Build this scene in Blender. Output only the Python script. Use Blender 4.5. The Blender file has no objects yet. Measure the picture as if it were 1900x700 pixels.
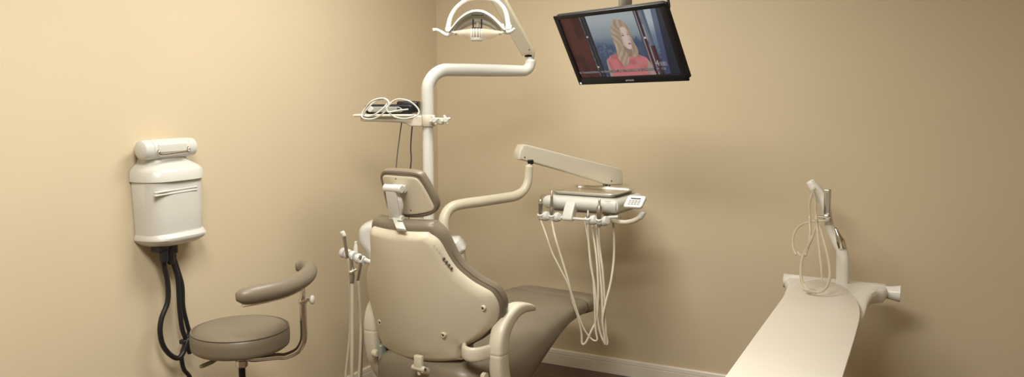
import bpy, bmesh, math, random
from mathutils import Vector, Matrix
random.seed(4)
V = Vector
COL = bpy.context.scene.collection
PI = math.pi

# ------------------------------------------------------------------ camera frame (1900x700)
F = 1496.0; PITCH = math.radians(6.7); YAW = math.radians(26.7)
CAM = V((2.585, -4.142, 1.55))
RT = V((math.cos(YAW), math.sin(YAW), 0)); FH = V((-math.sin(YAW), math.cos(YAW), 0))
FW = FH*math.cos(PITCH) + V((0, 0, -math.sin(PITCH))); UP = RT.cross(FW)
def ray(px, py): return RT*(px-950) + UP*(350-py) + FW*F
def W(px, py, D):                                   # point seen at (px,py), D metres ahead
    r = ray(px, py); return CAM + r*(D/r.dot(FH))
def PL(px, py, n, c):                               # point seen at (px,py) on the plane n.P=c
    n = V(n); r = ray(px, py); return CAM + r*((c-n.dot(CAM))/n.dot(r))
EX, EY, EZ = V((1,0,0)), V((0,1,0)), V((0,0,1))

# ------------------------------------------------------------------ materials
def mat(name, col, rough=.5, metal=0, spec=.5, bump=0, bscale=200, noise=0, nscale=8, trans=0, alpha=1, coat=0, emit=None, estr=0):
    m = bpy.data.materials.new(name); m.use_nodes = True
    nt = m.node_tree; b = nt.nodes['Principled BSDF']
    c = tuple(col)+(1,)
    b.inputs['Base Color'].default_value = c; b.inputs['Roughness'].default_value = rough
    b.inputs['Metallic'].default_value = metal; b.inputs['Specular IOR Level'].default_value = spec
    b.inputs['Transmission Weight'].default_value = trans; b.inputs['Alpha'].default_value = alpha
    b.inputs['Coat Weight'].default_value = coat
    if emit: b.inputs['Emission Color'].default_value = tuple(emit)+(1,); b.inputs['Emission Strength'].default_value = estr
    tc = nt.nodes.new('ShaderNodeTexCoord')
    if bump:
        n = nt.nodes.new('ShaderNodeTexNoise'); n.inputs['Scale'].default_value = bscale; n.inputs['Detail'].default_value = 4
        bp = nt.nodes.new('ShaderNodeBump'); bp.inputs['Strength'].default_value = bump; bp.inputs['Distance'].default_value = .002
        nt.links.new(tc.outputs['Object'], n.inputs['Vector']); nt.links.new(n.outputs['Fac'], bp.inputs['Height'])
        nt.links.new(bp.outputs['Normal'], b.inputs['Normal'])
    if noise:
        n = nt.nodes.new('ShaderNodeTexNoise'); n.inputs['Scale'].default_value = nscale; n.inputs['Detail'].default_value = 5
        r = nt.nodes.new('ShaderNodeMix'); r.data_type = 'RGBA'
        r.inputs[6].default_value = tuple(x*(1-noise) for x in col)+(1,); r.inputs[7].default_value = tuple(min(1, x*(1+noise)) for x in col)+(1,)
        nt.links.new(tc.outputs['Object'], n.inputs['Vector']); nt.links.new(n.outputs['Fac'], r.inputs[0]); nt.links.new(r.outputs[2], b.inputs['Base Color'])
    return m
M = dict(
    wall=mat('wall_paint', (.66, .565, .40), .55, bump=.12, bscale=260, noise=.03, nscale=2.2, spec=.35),
    ceil=mat('ceiling_tile', (.75, .72, .65), .9, bump=.3, bscale=120),
    trim=mat('trim_paint', (.82, .78, .69), .4),
    plastic=mat('cream_plastic', (.64, .60, .49), .32, noise=.015, nscale=5),
    white=mat('white_plastic', (.645, .645, .61), .3),
    beige=mat('beige_arm_paint', (.60, .555, .43), .35, noise=.02, nscale=12),
    shell=mat('backrest_shell_plastic', (.65, .595, .465), .42, noise=.02, nscale=4),
    grey=mat('grey_plastic', (.33, .33, .31), .4),
    leather=mat('taupe_vinyl', (.205, .173, .128), .36, bump=.10, bscale=330, noise=.05, nscale=6, spec=.45),
    leather2=mat('taupe_vinyl_piping', (.16, .13, .095), .34, bump=.1, bscale=300),
    black=mat('black_plastic', (.010, .010, .012), .38, spec=.3),
    rubber=mat('black_rubber', (.012, .012, .014), .42),
    chrome=mat('chrome', (.72, .70, .66), .13, 1),
    steel=mat('brushed_steel', (.80, .77, .70), .33, 1, bump=.05, bscale=90),
    dsteel=mat('satin_metal', (.46, .44, .40), .35, 1),
    hose=mat('cream_hose', (.56, .51, .40), .45),
    hosegrey=mat('grey_hose', (.30, .27, .20), .5),
    bluegrey=mat('blue_grey_metal', (.36, .39, .38), .35, .5),
    board=mat('cream_laminate', (.76, .725, .645), .38, noise=.012, nscale=14),
    edge=mat('laminate_edge', (.60, .51, .37), .45),
    clear=mat('clear_tubing', (.84, .78, .64), .10, trans=.55), bright=mat('gloss_white_plastic', (.80, .785, .74), .25),
    shield=mat('clear_shield', (.85, .82, .72), .3, alpha=.20, spec=.2),
    reflector=mat('satin_reflector', (.62, .59, .50), .3, alpha=.75),
    copper=mat('bulb_cage_glass', (.22, .11, .06), .3, .3),
    cable=mat('dark_cable', (.05, .035, .05), .5), cablegrey=mat('grey_cable', (.14, .14, .13), .5),
    lcd=mat('lcd_panel', (.02, .02, .02), .6), key=mat('keypad_grey', (.34, .33, .29), .6),
    ink=mat('dark_print', (.05, .045, .04), .6), inkl=mat('light_print', (.75, .75, .75), .5),
    diffuser=mat('light_diffuser', (.9, .88, .8), .6, emit=(1, .90, .72), estr=4.0),
    led=mat('indicator_light', (.6, .7, .75), .4, emit=(.6, .75, .85), estr=.6),
)
def floor_mat():
    m = bpy.data.materials.new('dark_wood_planks'); m.use_nodes = True; nt = m.node_tree; b = nt.nodes['Principled BSDF']
    tc = nt.nodes.new('ShaderNodeTexCoord'); mp = nt.nodes.new('ShaderNodeMapping'); mp.inputs['Scale'].default_value = (1.2, 14, 1)
    br = nt.nodes.new('ShaderNodeTexBrick'); br.inputs['Scale'].default_value = 1; br.offset = .37
    br.inputs['Brick Width'].default_value = 1.2; br.inputs['Row Height'].default_value = .13; br.inputs['Mortar Size'].default_value = .002
    br.inputs['Color1'].default_value = (.105, .066, .045, 1); br.inputs['Color2'].default_value = (.145, .095, .066, 1); br.inputs['Mortar'].default_value = (.03, .02, .015, 1)
    n = nt.nodes.new('ShaderNodeTexNoise'); n.inputs['Scale'].default_value = 4; n.inputs['Detail'].default_value = 8; n.inputs['Distortion'].default_value = .6
    mx = nt.nodes.new('ShaderNodeMix'); mx.data_type = 'RGBA'; mx.blend_type = 'MULTIPLY'; mx.inputs[0].default_value = .8
    cr = nt.nodes.new('ShaderNodeValToRGB'); cr.color_ramp.elements[0].position = .3; cr.color_ramp.elements[0].color = (.55, .5, .46, 1); cr.color_ramp.elements[1].position = .7; cr.color_ramp.elements[1].color = (1.25, 1.2, 1.15, 1)
    L = nt.links.new
    L(tc.outputs['Object'], br.inputs['Vector']); L(tc.outputs['Object'], mp.inputs['Vector']); L(mp.outputs[0], n.inputs['Vector'])
    L(n.outputs['Fac'], cr.inputs[0]); L(br.outputs['Color'], mx.inputs[6]); L(cr.outputs[0], mx.inputs[7]); L(mx.outputs[2], b.inputs['Base Color'])
    b.inputs['Roughness'].default_value = .38
    return m
M['floor'] = floor_mat()

# ------------------------------------------------------------------ mesh helpers
class MB:
    def __init__(s): s.v = []; s.f = []; s.mi = []
    def add(s, vs, fs):
        o = len(s.v); s.v += [V(x) for x in vs]; s.f += [tuple(i+o for i in f) for f in fs]; return s
    # tube along points
    def tube(s, pts, r, seg=14, sub=6, closed=False, flat=None, side=None, caps=True, power=2.0):
        pts = [V(p) for p in pts]; n = len(pts)
        rs = list(r) if isinstance(r, (list, tuple)) else [r]*n
        fl = list(flat) if isinstance(flat, (list, tuple)) else [flat]*n
        if sub > 1 and n > 2:
            P = []; R = []; FL = []
            rng = range(n) if closed else range(n-1)
            for i in rng:
                p0 = pts[(i-1) % n] if closed or i > 0 else pts[0]*2-pts[1]
                p1 = pts[i]; p2 = pts[(i+1) % n]
                p3 = pts[(i+2) % n] if closed or i+2 < n else pts[-1]*2-pts[-2]
                for k in range(sub):
                    t = k/sub
                    P.append(.5*((2*p1)+(p2-p0)*t+(2*p0-5*p1+4*p2-p3)*t*t+(3*p1-p0-3*p2+p3)*t**3))
                    R.append(rs[i]*(1-t)+rs[(i+1) % n]*t)
                    FL.append(None if fl[i] is None else fl[i]*(1-t)+fl[(i+1) % n]*t)
            if not closed: P.append(pts[-1]); R.append(rs[-1]); FL.append(fl[-1])
        else: P, R, FL = pts, rs, fl
        m = len(P); rings = []; nrm = None
        for i in range(m):
            a = P[(i-1) % m] if closed or i > 0 else P[0]; b = P[(i+1) % m] if closed or i < m-1 else P[-1]
            T = (b-a).normalized()
            if side is not None: B = V(side); B = (B-T*B.dot(T)).normalized(); N = T.cross(B)
            else:
                if nrm is None:
                    ref = EZ if abs(T.z) < .9 else EX
                    nrm = (ref-T*ref.dot(T)).normalized()
                else: nrm = (nrm-T*nrm.dot(T)).normalized()
                B = nrm; N = T.cross(B)
            ring = []
            for k in range(seg):
                a_ = 2*PI*k/seg+ (PI/seg if power > 2 else 0); c, sn = math.cos(a_), math.sin(a_)
                if power > 2: c = math.copysign(abs(c)**(2/power), c); sn = math.copysign(abs(sn)**(2/power), sn)
                ring.append(P[i]+B*(R[i]*c)+N*((R[i] if FL[i] is None else FL[i])*sn))
            rings.append(ring)
        vs = [p for r_ in rings for p in r_]; fs = []
        for i in range(m if closed else m-1):
            for k in range(seg):
                a = i*seg+k; b = i*seg+(k+1) % seg; j = (i+1) % m
                fs.append((a, b, j*seg+(k+1) % seg, j*seg+k))
        if caps and not closed:
            for (i, sg) in ((0, -1), (m-1, 1)):
                Tn = (P[1]-P[0]).normalized() if i == 0 else (P[-1]-P[-2]).normalized()
                rr = min(R[i], R[i] if FL[i] is None else FL[i])
                prev = [i*seg+k for k in range(seg)]
                for q in (.5, .85):
                    dep = rr*q*.45; sc = math.sqrt(max(0, 1-q*q*.75))
                    o = len(vs); vs += [P[i]+(rings[i][k]-P[i])*sc+Tn*dep*sg for k in range(seg)]
                    cur = [o+k for k in range(seg)]
                    for k in range(seg):
                        q4 = (prev[k], prev[(k+1) % seg], cur[(k+1) % seg], cur[k]); fs.append(q4 if sg > 0 else q4[::-1])
                    prev = cur
                fs.append(tuple(prev) if sg > 0 else tuple(prev[::-1]))
        return s.add(vs, fs)
    def lathe(s, prof, o=(0, 0, 0), axis=EZ, seg=24):
        axis = V(axis).normalized(); ref = EX if abs(axis.x) < .9 else EY
        u = (ref-axis*ref.dot(axis)).normalized(); w = axis.cross(u); o = V(o)
        vs = []; fs = []
        for (r, h) in prof:
            vs += [o+axis*h+u*(r*math.cos(2*PI*k/seg))+w*(r*math.sin(2*PI*k/seg)) for k in range(seg)]
        for i in range(len(prof)-1):
            for k in range(seg):
                a = i*seg+k; b = i*seg+(k+1) % seg; fs.append((a, b, b+seg, a+seg))
        fs.append(tuple(range(seg))[::-1]); fs.append(tuple((len(prof)-1)*seg+k for k in range(seg)))
        return s.add(vs, fs)
    def loft(s, secs, closed_ends=True):
        n = len(secs[0]); vs = [p for q in secs for p in q]; fs = []
        for i in range(len(secs)-1):
            for k in range(n):
                a = i*n+k; b = i*n+(k+1) % n; fs.append((a, b, b+n, a+n))
        if closed_ends: fs.append(tuple(range(n))[::-1]); fs.append(tuple((len(secs)-1)*n+k for k in range(n)))
        return s.add(vs, fs)
    def rbox(s, c, size, bev=.01, ax=(EX, EY, EZ), seg=3, taper=None):
        bm = bmesh.new(); bmesh.ops.create_cube(bm, size=1)
        for v in bm.verts:
            v.co = V((v.co.x*size[0], v.co.y*size[1], v.co.z*size[2]))
            if taper and v.co.z < 0: v.co.x *= taper[0]; v.co.y *= taper[1]
        if bev > 0: bmesh.ops.bevel(bm, geom=list(bm.edges), offset=min(bev, min(size)*.49), segments=seg, affect='EDGES', profile=.5)
        bm.verts.ensure_lookup_table(); c = V(c)
        vs = [c+ax[0]*v.co.x+ax[1]*v.co.y+ax[2]*v.co.z for v in bm.verts]; fs = [tuple(v.index for v in f.verts) for f in bm.faces]
        bm.free(); return s.add(vs, fs)
    # rounded slab with a free outline; fm(a,b,t) maps to world, profile = [(inset,t)...] back to front
    def pad(s, outline, fm, profile, n=96, smooth=True, dome0=0, dome1=0, fill=True):
        P = resample(outline, n, smooth)
        ar = sum(P[i][0]*P[(i+1) % n][1]-P[(i+1) % n][0]*P[i][1] for i in range(n))
        if ar < 0: P = P[::-1]
        nr = []
        for i in range(n):
            a = P[(i-2) % n]; b = P[(i+2) % n]; d = V((b[0]-a[0], b[1]-a[1])).normalized(); nr.append((-d.y, d.x))
        ns = []
        for i in range(n):
            sx = sum(nr[(i+k) % n][0] for k in range(-7, 8)); sy = sum(nr[(i+k) % n][1] for k in range(-7, 8)); ns.append((sx/15, sy/15))
        cx = sum(p[0] for p in P)/n; cy = sum(p[1] for p in P)/n
        q = max(3, n//14); PS = [(sum(P[(i+k) % n][0] for k in range(-q, q+1))/(2*q+1), sum(P[(i+k) % n][1] for k in range(-q, q+1))/(2*q+1)) for i in range(n)]
        rings = []
        def ring(ins, t, sc=1, dm=0):
            r = []
            for i in range(n):
                w_ = min(1, max(0, (ins-.006)/.018))
                x = P[i][0]+(nr[i][0]*(1-w_)+ns[i][0]*w_)*ins; y = P[i][1]+(nr[i][1]*(1-w_)+ns[i][1]*w_)*ins
                g = min(1, (1-sc)*3); x += (PS[i][0]-x)*g; y += (PS[i][1]-y)*g
                r.append((cx+(x-cx)*sc, cy+(y-cy)*sc, t+dm*(1-sc*sc)))
            return r
        i0, t0 = profile[0]; i1, t1 = profile[-1]
        for sc in (.04, .15, .3, .45, .6, .74, .86, .95) if fill else (): rings.append(ring(i0, t0, sc, dome0))
        for (i_, t) in profile: rings.append(ring(i_, t))
        for sc in (.95, .86, .74, .6, .45, .3, .15, .04) if fill else (): rings.append(ring(i1, t1, sc, dome1))
        return s.loft([[fm(*p) for p in r] for r in rings])
    def build(s, name, m, parent=None, smooth=True, ang=38):
        me = bpy.data.meshes.new(name); off = wloc(parent)
        me.from_pydata([tuple(v-off) for v in s.v], [], s.f); me.validate()
        bm = bmesh.new(); bm.from_mesh(me); bmesh.ops.recalc_face_normals(bm, faces=bm.faces); bm.to_mesh(me); bm.free()
        if smooth:
            me.polygons.foreach_set('use_smooth', [True]*len(me.polygons)); me.set_sharp_from_angle(angle=math.radians(ang))
        me.materials.append(M[m] if isinstance(m, str) else m)
        o = bpy.data.objects.new(name, me); COL.objects.link(o)
        if parent: o.parent = parent
        return o
def wloc(p):
    v = V((0, 0, 0))
    while p: v += V(p.location); p = p.parent
    return v
def resample(o, n, smooth=True):
    o = [tuple(p) for p in o]; m = len(o); pts = []
    if smooth:
        for i in range(m):
            p0, p1, p2, p3 = o[i-1], o[i], o[(i+1) % m], o[(i+2) % m]
            for k in range(10):
                t = k/10
                pts.append(tuple(.5*((2*p1[j])+(p2[j]-p0[j])*t+(2*p0[j]-5*p1[j]+4*p2[j]-p3[j])*t*t+(3*p1[j]-p0[j]-3*p2[j]+p3[j])*t**3) for j in (0, 1)))
    else: pts = o
    L = [0]
    for i in range(len(pts)): a = pts[i]; b = pts[(i+1) % len(pts)]; L.append(L[-1]+math.hypot(b[0]-a[0], b[1]-a[1]))
    out = []; j = 0
    for k in range(n):
        d = L[-1]*k/n
        while L[j+1] < d: j += 1
        t = (d-L[j])/max(1e-9, L[j+1]-L[j]); a = pts[j]; b = pts[(j+1) % len(pts)]
        out.append((a[0]+(b[0]-a[0])*t, a[1]+(b[1]-a[1])*t))
    return out
def roundprof(th, r, k=4):      # edge rounding both sides
    p = [(r*(1-math.sin(PI/2*i/k)), r*(1-math.cos(PI/2*i/k))) for i in range(k+1)]
    q = [(a, th-b) for a, b in p[::-1]]
    return p+q
def rrect(w, h, r, cx=0, cy=0, k=5):
    o = []
    for (sx, sy, a0) in ((1, 1, 0), (-1, 1, 90), (-1, -1, 180), (1, -1, 270)):
        for i in range(k+1):
            a = math.radians(a0+90*i/k); o.append((cx+sx*(w/2-r)+r*math.cos(a), cy+sy*(h/2-r)+r*math.sin(a)))
    return o
def thing(name, label, cat, loc=(0, 0, 0), group=None):
    o = bpy.data.objects.new(name, None); COL.objects.link(o); o.location = loc; o.empty_display_size = .05
    o['label'] = label; o['category'] = cat
    if group: o['group'] = group
    return o
def tag(o, label, cat, group=None):
    o['label'] = label; o['category'] = cat
    if group: o['group'] = group
    return o
def struct(o): o['kind'] = 'structure'; return o
def text(body, name, m, parent, o, u, v, size, ext=.0002, lift=.0006):
    cu = bpy.data.curves.new(name, 'FONT'); cu.body = body; cu.size = size; cu.extrude = ext; cu.align_x = 'CENTER'; cu.align_y = 'CENTER'
    t = bpy.data.objects.new('tmp', cu); COL.objects.link(t)
    dg = bpy.context.evaluated_depsgraph_get(); dg.update(); me = bpy.data.meshes.new_from_object(t.evaluated_get(dg))
    bpy.data.objects.remove(t)
    u = V(u).normalized(); v = V(v); v = (v-u*v.dot(u)).normalized(); w = u.cross(v)
    mb = MB(); mb.add([V(o)+u*x.co.x+v*x.co.y+w*(x.co.z+lift) for x in me.vertices], [tuple(p.vertices) for p in me.polygons])
    return mb.build(name, m, parent, smooth=False)

# ------------------------------------------------------------------ room
RX, RY, RH = 4.7, -5.3, 2.62
def slab(x0, x1, y0, y1, z0, z1): return MB().rbox(((x0+x1)/2, (y0+y1)/2, (z0+z1)/2), (x1-x0, y1-y0, z1-z0), 0)
struct(slab(-.1, RX+.1, RY-.1, .1, -.1, 0).build('floor', 'floor', smooth=False))
struct(slab(-.1, RX+.1, RY-.1, .1, RH, RH+.1).build('ceiling', 'ceil', smooth=False))
struct(slab(-.1, 0, RY-.1, .1, 0, RH).build('wall_left', 'wall', smooth=False))
struct(slab(0, RX, 0, .1, 0, RH).build('wall_back', 'wall', smooth=False))
struct(slab(RX, RX+.1, RY-.1, .1, 0, RH).build('wall_right', 'wall', smooth=False))
struct(slab(0, RX, RY-.1, RY, 0, RH).build('wall_front', 'wall', smooth=False))
def baseboard(name, a, b, out):
    a = V(a); b = V(b); out = V(out)
    prof = [(0, 0), (.014, 0), (.014, .0605), (.010, .063), (.010, .065), (.0135, .067), (.0115, .086), (.008, .0905), (0, .0905)]
    mb = MB(); mb.loft([[p+out*x+EZ*z for x, z in prof] for p in (a, b)]); struct(mb.build(name, 'trim', ang=20))
baseboard('baseboard_left', (0, RY, 0), (0, -.014, 0), EX)
baseboard('baseboard_back', (0, 0, 0), (RX, 0, 0), -EY)
baseboard('baseboard_right', (RX, RY, 0), (RX, -.014, 0), -EX)

# ------------------------------------------------------------------ wall mounted box, left wall
def wall_box():
    y0 = -2.003; yR = -2.018
    r = thing('wall_dispenser', 'white moulded plastic box mounted on the left wall above the black hoses', 'wall unit', (0, y0, 1.0))
    def D(cy, hw, dep, z, n=3.2, dz_=0):
        o = []
        for k in range(33):
            a = PI*k/32; c, sn = math.cos(a), math.sin(a); hw_ = hw*.79
            o.append(V((.004+dep*abs(sn)**(2/n), cy-hw_*math.copysign(abs(c)**(2/n), c), z+dz_)))
        return o
    mb = MB(); mb.loft([D(y0, hw, d, z, 3.6) for z, hw, d in ((1.005, .150, .095), (1.01, .158, .108), (1.05, .160, .116), (1.12, .162, .118), (1.228, .166, .118), (1.235, .16, .11))])
    h = mb.build('housing', 'white', r)
    mb = MB(); mb.loft([D(y0+.004, hw, d, z, 3.2) for z, hw, d in ((.975, .10, .07), (.985, .135, .105), (.997, .160, .122), (1.008, .172, .130), (1.016, .172, .130), (1.03, .163, .119))])
    mb.build('bottom_lip', 'white', r)
    mb = MB(); mb.loft([D(y0-.012*max(0, (z-1.28)/.05), hw, d, z, 3.2) for z, hw, d in ((1.224, .164, .117), (1.228, .175, .130), (1.262, .172, .128), (1.274, .163, .118), (1.284, .147, .10), (1.295, .128, .082), (1.312, .116, .074), (1.36, .110, .07))])
    mb.build('top_cap', 'white', r)
    mb = MB(); cz = 1.346; ln = .245
    mb.lathe([(.001, -ln/2), (.022, -ln/2), (.033, -ln/2+.008), (.037, -ln/2+.03), (.037, ln/2-.03), (.034, ln/2-.008), (.022, ln/2), (.001, ln/2)], (.062, yR, cz), EY, 32)
    hd = mb.build('roller_head', 'white', r)
    for yy in (-ln/2+.04, ln/2-.045):
        mb = MB(); mb.lathe([(.0372, 0), (.0385, .0005), (.0385, .003), (.0372, .0035)], (.062, yR+yy, cz), EY, 32); mb.build('seam_ring', 'white', hd)
    a = V((.104, yR-.067, cz-.016)); b = V((.104, yR+.063, cz-.012))
    mb = MB(); mb.tube([a+V((-.02, 0, .014)), a+V((-.002, -.002, .012)), a+V((.002, 0, 0)), a+V((.002, .02, -.002)), b+V((.002, -.02, -.002)), b+V((.002, 0, 0)), b+V((-.002, .002, .012)), b+V((-.02, 0, .014))], .0055, 10)
    mb.build('handle', 'chrome', r)
    mb = MB(); mb.rbox((.098, yR-.002, cz+.004), (.006, .13, .03), .003); mb.build('handle_recess', 'white', r)
    for dz in (0, .011):
        mb = MB(); mb.rbox((.119, y0-.030, 1.183+dz), (.010, .195, .007), .003, (EX, (EY+EZ*.02).normalized(), EZ)); mb.build('ridge', 'white', r)
    mb = MB(); mb.rbox((.06, y0-.065, .972), (.05, .05, .03), .008).rbox((.06, y0-.018, .968), (.045, .04, .05), .01)
    mb.lathe([(.012, -.035), (.016, -.03), (.016, .01)], (.075, y0-.062, .955)); mb.lathe([(.010, -.05), (.013, -.045), (.013, .01)], (.07, y0-.028, .955)); mb.lathe([(.012, -.04), (.016, -.035), (.016, .01)], (.05, y0-.005, .955))
    mb.build('hose_bracket', 'rubber', r)
    def hz(px, X): return [PL(x, y, EX, X) for x, y in px]
    hs = [(hz([(300, 462), (304, 490), (311, 525), (311, 560), (300, 590), (297, 615), (302, 640), (315, 658), (330, 665), (340, 655), (345, 640), (349, 630)], .062), .0098),
          (hz([(313, 465), (322, 490), (330, 520), (333, 570), (338, 610), (346, 632), (352, 655)], .05), .0092),
          (hz([(320, 470), (328, 495), (338, 530), (340, 570), (348, 605), (351, 618), (345, 635), (337, 660), (341, 685), (352, 700), (362, 730), (362, 800)], .04), .0085)]
    for p, q in hs: MB().tube(p, q, 12).build('hose', 'rubber', r)
    MB().rbox(PL(346, 633, EX, .052), (.03, .05, .018), .005).build('hose_clip', 'rubber', r)
wall_box()

# ------------------------------------------------------------------ stool
def stool():
    c = W(446, 612, 2.97); c.z = 0; zt = .672
    r = thing('dental_stool', 'round taupe vinyl stool with curved padded armrest and chrome tubing', 'stool', (c.x, c.y, 0))
    def at(rt, fwd, z): return c+RT*rt+FH*fwd+EZ*z
    R = .180
    mb = MB(); mb.lathe([(.001, zt-.078), (.11, zt-.078), (R-.012, zt-.076), (R-.002, zt-.068), (R, zt-.055), (R+.001, zt-.03), (R, zt-.014), (R-.006, zt-.004), (R-.02, zt+.002), (R*.7, zt+.006), (R*.3, zt+.005), (.001, zt+.004)], c, EZ, 64)
    st = mb.build('seat', 'leather', r, ang=50)
    mb = MB(); mb.tube([c+V((math.cos(a)*(R-.004), math.sin(a)*(R-.004), zt-.003)) for a in [2*PI*k/48 for k in range(48)]], .0028, 8, 1, closed=True); mb.build('seam_piping', 'leather', st)
    mb = MB(); mb.lathe([(.09, zt-.088), (.1, zt-.086), (.1, zt-.078), (.001, zt-.078)], c); mb.build('seat_plate', 'black', r)
    mb = MB(); mb.lathe([(.019, zt-.155), (.023, zt-.15), (.023, zt-.128), (.021, zt-.126), (.021, zt-.08)], c); mb.build('column_sleeve', 'chrome', r)
    mb = MB(); mb.lathe([(.0125, .1), (.0125, zt-.15)], c); mb.build('gas_column', 'black', r)
    mb = MB(); mb.lathe([(.028, .06), (.028, .11), (.022, .3), (.016, .31)], c); mb.build('column_cover', 'black', r)
    # arm pad: arc round the seat
    zA = .862
    path = []; rad = []
    for px, py in ((441, 551), (450, 550), (470, 547), (500, 541), (530, 533), (553, 523), (570, 511), (574, 500), (563, 495), (552, 495)):
        path.append(PL(px, py, EZ, zA))
    rad = [.018, .027, .0325, .033, .033, .033, .033, .032, .029, .02]
    mb = MB(); mb.tube(path, rad, 20, 6, flat=[x*.92 for x in rad], side=None); mb.build('arm_pad', 'leather', r)
    mb = MB(); mb.tube([p-EZ*.0265 for p in path[1:-1]], .021, 10, 6, flat=.0055, side=RT*.35-FH) if False else mb.tube([p-EZ*.030 for p in path[1:-1]], .009, 10, 6)
    for i in (2, 4): mb.lathe([(.006, -.006), (.007, -.004), (.007, 0)], path[i]-EZ*.030)
    mb.build('arm_plate', 'trim', r)
    t = W(563, 600, 3.02)
    top = V((t.x, t.y, zA-.02)); 
    mb = MB(); mb.tube([top, V((t.x, t.y, .70))], .0105, 16, 1); mb.build('upper_tube', 'chrome', r)
    base = c+EZ*(zt-.118)
    mb = MB(); d = (V((t.x, t.y, 0))-V((c.x, c.y, 0)))
    mb.tube([V((t.x, t.y, .765)), V((t.x, t.y, .70)), V((t.x, t.y, .63)), V((t.x, t.y, .595))-d*.03, V((t.x, t.y, .565))-d*.12, V((t.x, t.y, .548))-d*.30, V((t.x, t.y, .549))-d*.45, base+d*.2+EZ*-.008, base+d*.08], .0135, 18, 8)
    mb.build('support_tube', 'chrome', r)
    mb = MB(); mb.lathe([(.0155, 0), (.017, .002), (.017, .016), (.0155, .018)], V((t.x, t.y, .752))); cl = mb.build('collar', 'chrome', r)
    k = V((t.x, t.y, .765))+RT*.012
    mb = MB(); mb.lathe([(.005, 0), (.005, .014), (.009, .016), (.010, .02)], k, RT); mb.build('clamp_screw', 'chrome', r)
    mb = MB(); mb.lathe([(.001, .018), (.014, .018), (.0175, .021), (.0175, .028), (.014, .031), (.001, .032)], k, RT); mb.build('knob', 'white', r)
    # lever
    a = c+EZ*(zt-.09)
    mb = MB(); mb.tube([a, a-RT*.045-FH*.05-EZ*.008, a-RT*.07-FH*.065-EZ*.016], .0035, 10, 4); lv = mb.build('lever', 'chrome', r)
    p = a-RT*.07-FH*.065-EZ*.016
    mb = MB(); mb.tube([p, p-RT*.015-FH*.01-EZ*.005, p-RT*.04-FH*.03-EZ*.012, p-RT*.05-FH*.035-EZ*.014], [.005, .012, .013, .008], 14, 5, flat=[.004, .007, .007, .005], side=RT*.6-FH*.8); mb.build('lever_paddle', 'hosegrey', lv)
    for i in range(5):
        a_ = math.radians(72*i+20); dd = V((math.cos(a_), math.sin(a_), 0)); rl = .195
        mb = MB(); mb.tube([c+dd*.02+EZ*.085, c+dd*.1+EZ*.08, c+dd*rl+EZ*.065], [.02, .018, .014], 12, 4, flat=[.014, .012, .01], side=dd.cross(EZ)); lg = mb.build('leg', 'black', r)
        mb = MB(); w = dd.cross(EZ)
        for sgn in (-1, 1): mb.lathe([(.001, -.009), (.022, -.009), (.025, -.005), (.025, .005), (.022, .009), (.001, .009)], c+dd*(rl)+EZ*.025+w*.013*sgn, w, 20)
        mb.lathe([(.005, 0), (.005, .03)], c+dd*rl+EZ*.035); mb.build('caster', 'rubber', lg)
stool()

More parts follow.
